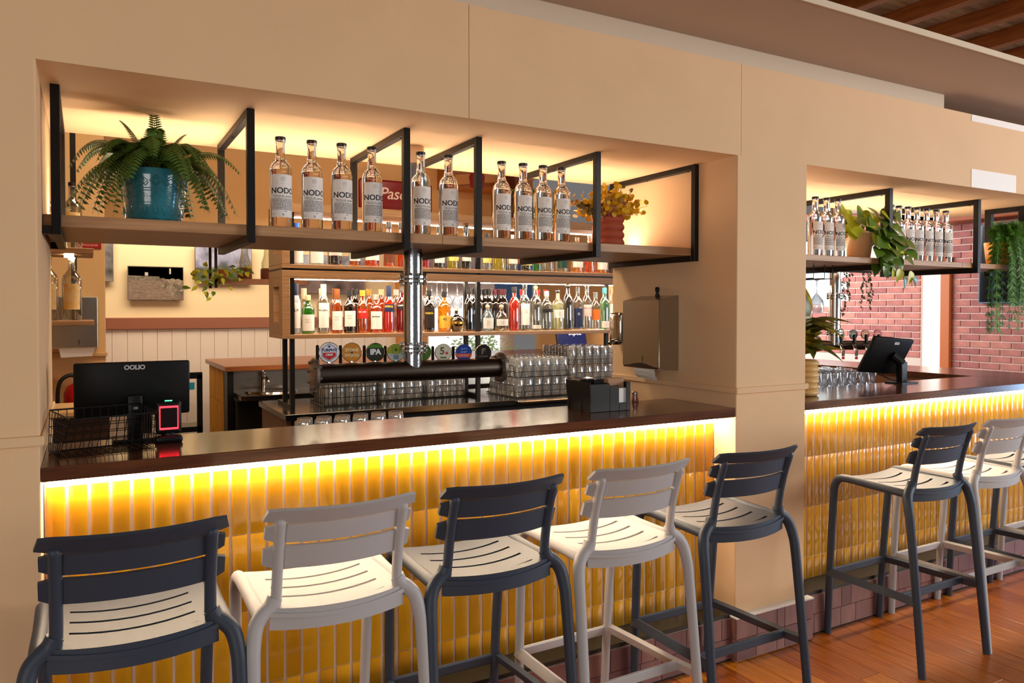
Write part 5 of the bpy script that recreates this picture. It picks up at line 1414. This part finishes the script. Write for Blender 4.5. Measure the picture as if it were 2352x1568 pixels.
# spider plant on the back shelves
t = thing('spider_plant', 'variegated spider plant on top of the back shelves behind the flower pot', 'plant', (2.92, 2.55, 2.2))
b = NB(); lathe(b, ((0, 0), (.07, 0), (.09, .12), (.085, .125), (0, .12)), 20, (2.92, 2.55, 2.2005)); obj('pot', b, M('dark_pot', (40, 34, 32), .5), t, smooth=40)
spm = [M('spider_green', (84, 96, 48), .5), M('spider_pale', (186, 186, 130), .5)]
rng = random.Random(17)
for k in range(60):
    az = rng.uniform(0, 6.28); L = rng.uniform(.2, .36); hd = Vector((math.cos(az), math.sin(az) * .6, 0)); sd = Vector((-hd.y, hd.x, 0)).normalized()
    o = Vector((2.92, 2.55, 2.32)); b = NB(); n = 9; P = []
    for q in range(n + 1):
        s = q / n; P.append(o + hd * L * s + Vector((0, 0, .17 * math.sin(s * 2.0) - .42 * s ** 3 * rng.uniform(.5, 1))))
    for q in range(n):
        w0, w1 = .007 * (1 - (q / n) ** 3), .007 * (1 - ((q + 1) / n) ** 3)
        poly(b, [P[q] - sd * w0, P[q] + sd * w0, P[q + 1] + sd * w1, P[q + 1] - sd * w1])
    obj('leaf', b, spm[k % 3 == 0], t)
# second terminal beyond the bench
t = thing('order_terminal', 'dark blue lit order screen behind the stacked glasses', 'terminal', (3.94, 3.5, 1.15))
rot = Matrix.Rotation(R(-15), 4, 'X')
b = NB(); box(b, 3.79, 4.12, 3.49, 3.52, 1.175, 1.40, .01, 2, rot, (3.95, 3.5, 1.2)); obj('housing', b, dark_m, t)
b = NB(); box(b, 3.80, 4.11, 3.487, 3.489, 1.185, 1.39, rot=rot, piv=(3.95, 3.5, 1.2)); obj('screen', b, M('navy_screen', (20, 24, 60), .2, emit=(36, 40, 96), es=.5), t)
b = NB(); put_text(b, 'bepoz', .058, lambda u, v: Vector((3.955 + u, 3.485, 1.315 + v)) + Vector((0, .0 - (.115 + v) * math.tan(R(-15)) * -1, 0)), .001); obj('logo', b, M('screen_white', (240, 240, 250), .4, emit=(240, 240, 255), es=.8), t)
boxo('stand', dark_m, t, 3.90, 4.0, 3.63, 3.70, 1.1003, 1.2)
boxo('stand_arm', dark_m, t, 3.93, 3.97, 3.52, 3.66, 1.17, 1.2)

# ================================================================ RIGHT BAR
# terminal on the right counter, seen from behind
t = thing('point_of_sale_terminal', 'black tilted terminal screen on the counter right of the pillar', 'terminal', (4.15, .37, 1.10))
Tm = Matrix.Translation((4.07, .40, 1.262)) @ Matrix.Rotation(R(-4), 4, 'Z') @ Matrix.Rotation(R(26), 4, 'X')
b = NB(); box(b, -.17, .17, -.012, .012, -.115, .115, .006, 2); bmesh.ops.transform(b, matrix=Tm @ Matrix.Rotation(R(5), 4, 'Y'), verts=b.verts[:]); obj('housing', b, dark_m, t, smooth=40)
b = NB(); box(b, .005, .050, -.0135, -.0118, .080, .096, .003); bmesh.ops.transform(b, matrix=Tm @ Matrix.Rotation(R(5), 4, 'Y'), verts=b.verts[:]); obj('logo_plate', b, M('logo_grey', (190, 190, 190), .5), t)
b = NB(); box(b, 4.13, 4.185, .335, .375, 1.10, 1.225, .008, 2); obj('neck', b, dark_m, t, smooth=40)
b = NB(); tube(b, [(4.155, .352, 1.215), (4.11, .385, 1.262)], .026, 12); obj('hinge', b, dark_m, t)
b = NB(); tube(b, smooth_path([(4.0, .39, 1.16), (4.06, .36, 1.125), (4.13, .36, 1.11)], 4), .004, 6); obj('cable', b, dark_m, t)
boxo('foot', dark_m, t, 4.08, 4.23, .30, .41, 1.1003, 1.108)
# glasses on the low bench behind the right counter
t = thing('steel_bench', 'steel glass bench behind the counter right of the pillar', 'bench', (3.9, .8, .9))
boxo('top', bench_m, t, 3.2, 4.98, .45, 1.25, .94, .97)
boxo('body', MAT['dark_carcass'], t, 3.2, 4.98, .5, 1.25, 0, .94)
def wineish(h=.19, r=.036):
    b = NB(); lathe(b, ((r * .8, 0), (r, .02), (r * 1.02, .05), (r * .6, .10), (r * .5, .13), (r * .75, h - .02), (r * .78, h), (0, h)), 14, caps=False); return mesh('tumbler', b, thin_glass('clear_beer_glass', (244, 246, 250), .5, .14, (236, 242, 250)), 60)
wm = wineish()
for i in range(9):
    for j in range(5):
        tumbler(3.46 + i * .086 + (j % 2) * .04, .54 + j * .083, .9705, wm, 'upturned beer glass behind the counter right of the pillar', 'upturned beer glasses behind the right counter')
# second beer font
t = thing('beer_font', 'steel beer font with four tap badges behind the right counter', 'beer tap', (4.81, 1.32, 1.3))
b = NB(); lathe(b, ((.04, 0), (.04, 2.13)), 24, (4.812, 1.32, 1.27), caps=False); obj('column', b, chrome_m, t, smooth=60)
for z in (1.365, 1.63):
    b = NB(); flange(b, (4.812, 1.32, z - .009), 'z', .041, .062, .014); flange(b, (4.812, 1.32, z + .009), 'z', .041, .062, .014); obj('flange', b, chrome_m, t, smooth=40)
d0, d1 = Vector((4.68, 1.395, 1.268)), Vector((5.12, 1.145, 1.268))
b = NB(); tube(b, [d0, d1], .034, 24); obj('pipe', b, dull_m, t, smooth=True)
for i, (f, m) in enumerate(((.33, MAT['print_lime']), (.52, MAT['print_bottle']), (.69, flatc('copper_disc', (196, 110, 60))), (.87, red))):
    p = d0.lerp(d1, f)
    badge(t, p.x, p.y - .03, 1.348, .036, m, [(MAT['print_cream'], T1(['', 'IPA', '', ''][i], .6, 0, 0, .02))] if i == 1 else [(MAT['print_cream'], lambda b, f: [put_rect(b, -.5, .5, v, v + .12, f) for v in (.1, -.2)])], handle=False)
    q = p + Vector((-.03, -.06, 0))
    b = NB(); box(b, q.x - .010, q.x + .010, q.y - .012, q.y + .008, 1.285, 1.35, .003); obj('tap_handle', b, dark_m, t)
    b = NB(); tube(b, [p, q, q + Vector((0, -.02, -.04)), q + Vector((0, -.02, -.075))], .011, 8); obj('tap_spout', b, chrome_m, t, smooth=True)
    b = NB(); lathe(b, ((0, 0), (.012, .004), (.008, .022), (0, .022)), 10, (q.x, q.y - .02, q.z - .10)); obj('spout_cap', b, red, t, smooth=True)
# wine glasses hanging from a wire rack under the right shelf
t = thing('stemware_rack', 'black wire stemware rack under the right shelf', 'rack', (3.6, .6, 1.7))
b = NB()
for x in (3.50, 3.57, 3.66, 3.73):
    tube(b, [(x, .5, 1.7815), (x, .5, 1.705), (x, .75, 1.705), (x, .75, 1.7815)], .003, 5)
for z in (1.74,): tube(b, [(3.46, .5, z), (3.77, .5, z)], .003, 5)
obj('wires', b, dark_m, t)
wg = NB(); lathe(wg, ((.034, .0), (.041, .04), (.036, .075), (.012, .105), (.004, .115), (.0035, .185), (.012, .192), (.033, .196)), 18, caps=False)
wgm = mesh('wine_glass', wg, MAT['clear_beer_glass'], 60)
for i, x in enumerate((3.54, 3.695)):
    o = obj('wine_glass', wgm, loc=(x, .58, 1.508)); tag(o, ['wine glass hanging upside down nearest the pillar under the right shelf', 'wine glass hanging upside down second from the pillar under the right shelf'][i], 'glass', 'hanging wine glasses')
wg2 = []
for i in range(9):
    o = obj('wine_glass', wgm, loc=(2.16 + (i % 5) * .085, 2.92 + (i // 5) * .1, 1.54)); tag(o, 'wine glass hanging behind the back shelf bottles right of the steel pipe', 'glass', 'wine glasses hanging behind the back shelf')
t = thing('stemware_rack', 'black wire stemware rack behind the back shelves', 'rack', (2.3, 2.95, 1.72))
b = NB()
for k in range(7): tube(b, [(2.10 + k * .07, 2.86, 1.738), (2.10 + k * .07, 3.1, 1.738)], .003, 5)
tube(b, [(2.05, 2.88, 1.742), (2.6, 2.88, 1.742)], .004, 5); obj('wires', b, dark_m, t)
for x in (2.08, 2.57): boxo('hanger', dark_m, t, x, x + .01, 2.86, 2.87, 1.738, 2.15)
# far hanging shelf frame and vines in the right room
t = thing('overhead_rail', 'dark overhead rail with trailing vines beyond the right shelf', 'rail', (5.5, 2.2, 1.95))
boxo('beam', blackm, t, 4.9, 6.6, 2.3, 2.36, 1.885, 1.94)
boxo('beam', blackm, t, 5.5, 5.56, 1.4, 2.3, 1.885, 1.94)
for x in (5.0, 6.5): boxo('hanger', blackm, t, x, x + .02, 2.32, 2.34, 1.94, 3.40)
t = thing('trailing_vine', 'thin trailing vines hanging in front of the brick pier', 'plant', (6.3, 2.3, 1.9))
rng = random.Random(23)
vm = M('vine_green', (96, 92, 60), .6)
for k in range(7):
    x = 6.12 + (k if k < 4 else k + 2) * .065; L = rng.uniform(.22, .62) if k < 4 else rng.uniform(.25, .4)
    pts = [Vector((x + rng.uniform(-.01, .01), 2.33 + rng.uniform(-.02, .02), 1.89 - L * q / 10)) for q in range(11)]
    b = NB(); tube(b, pts, .002, 4)
    for p in pts:
        for g in range(4): leaflet(b, p + Vector((0, 0, rng.uniform(-.03, .03))), Vector((rng.uniform(-1, 1), -.3, -.5)), Vector((0, -.5, 1)), .03, .009)
    obj('vine', b, vm, t)
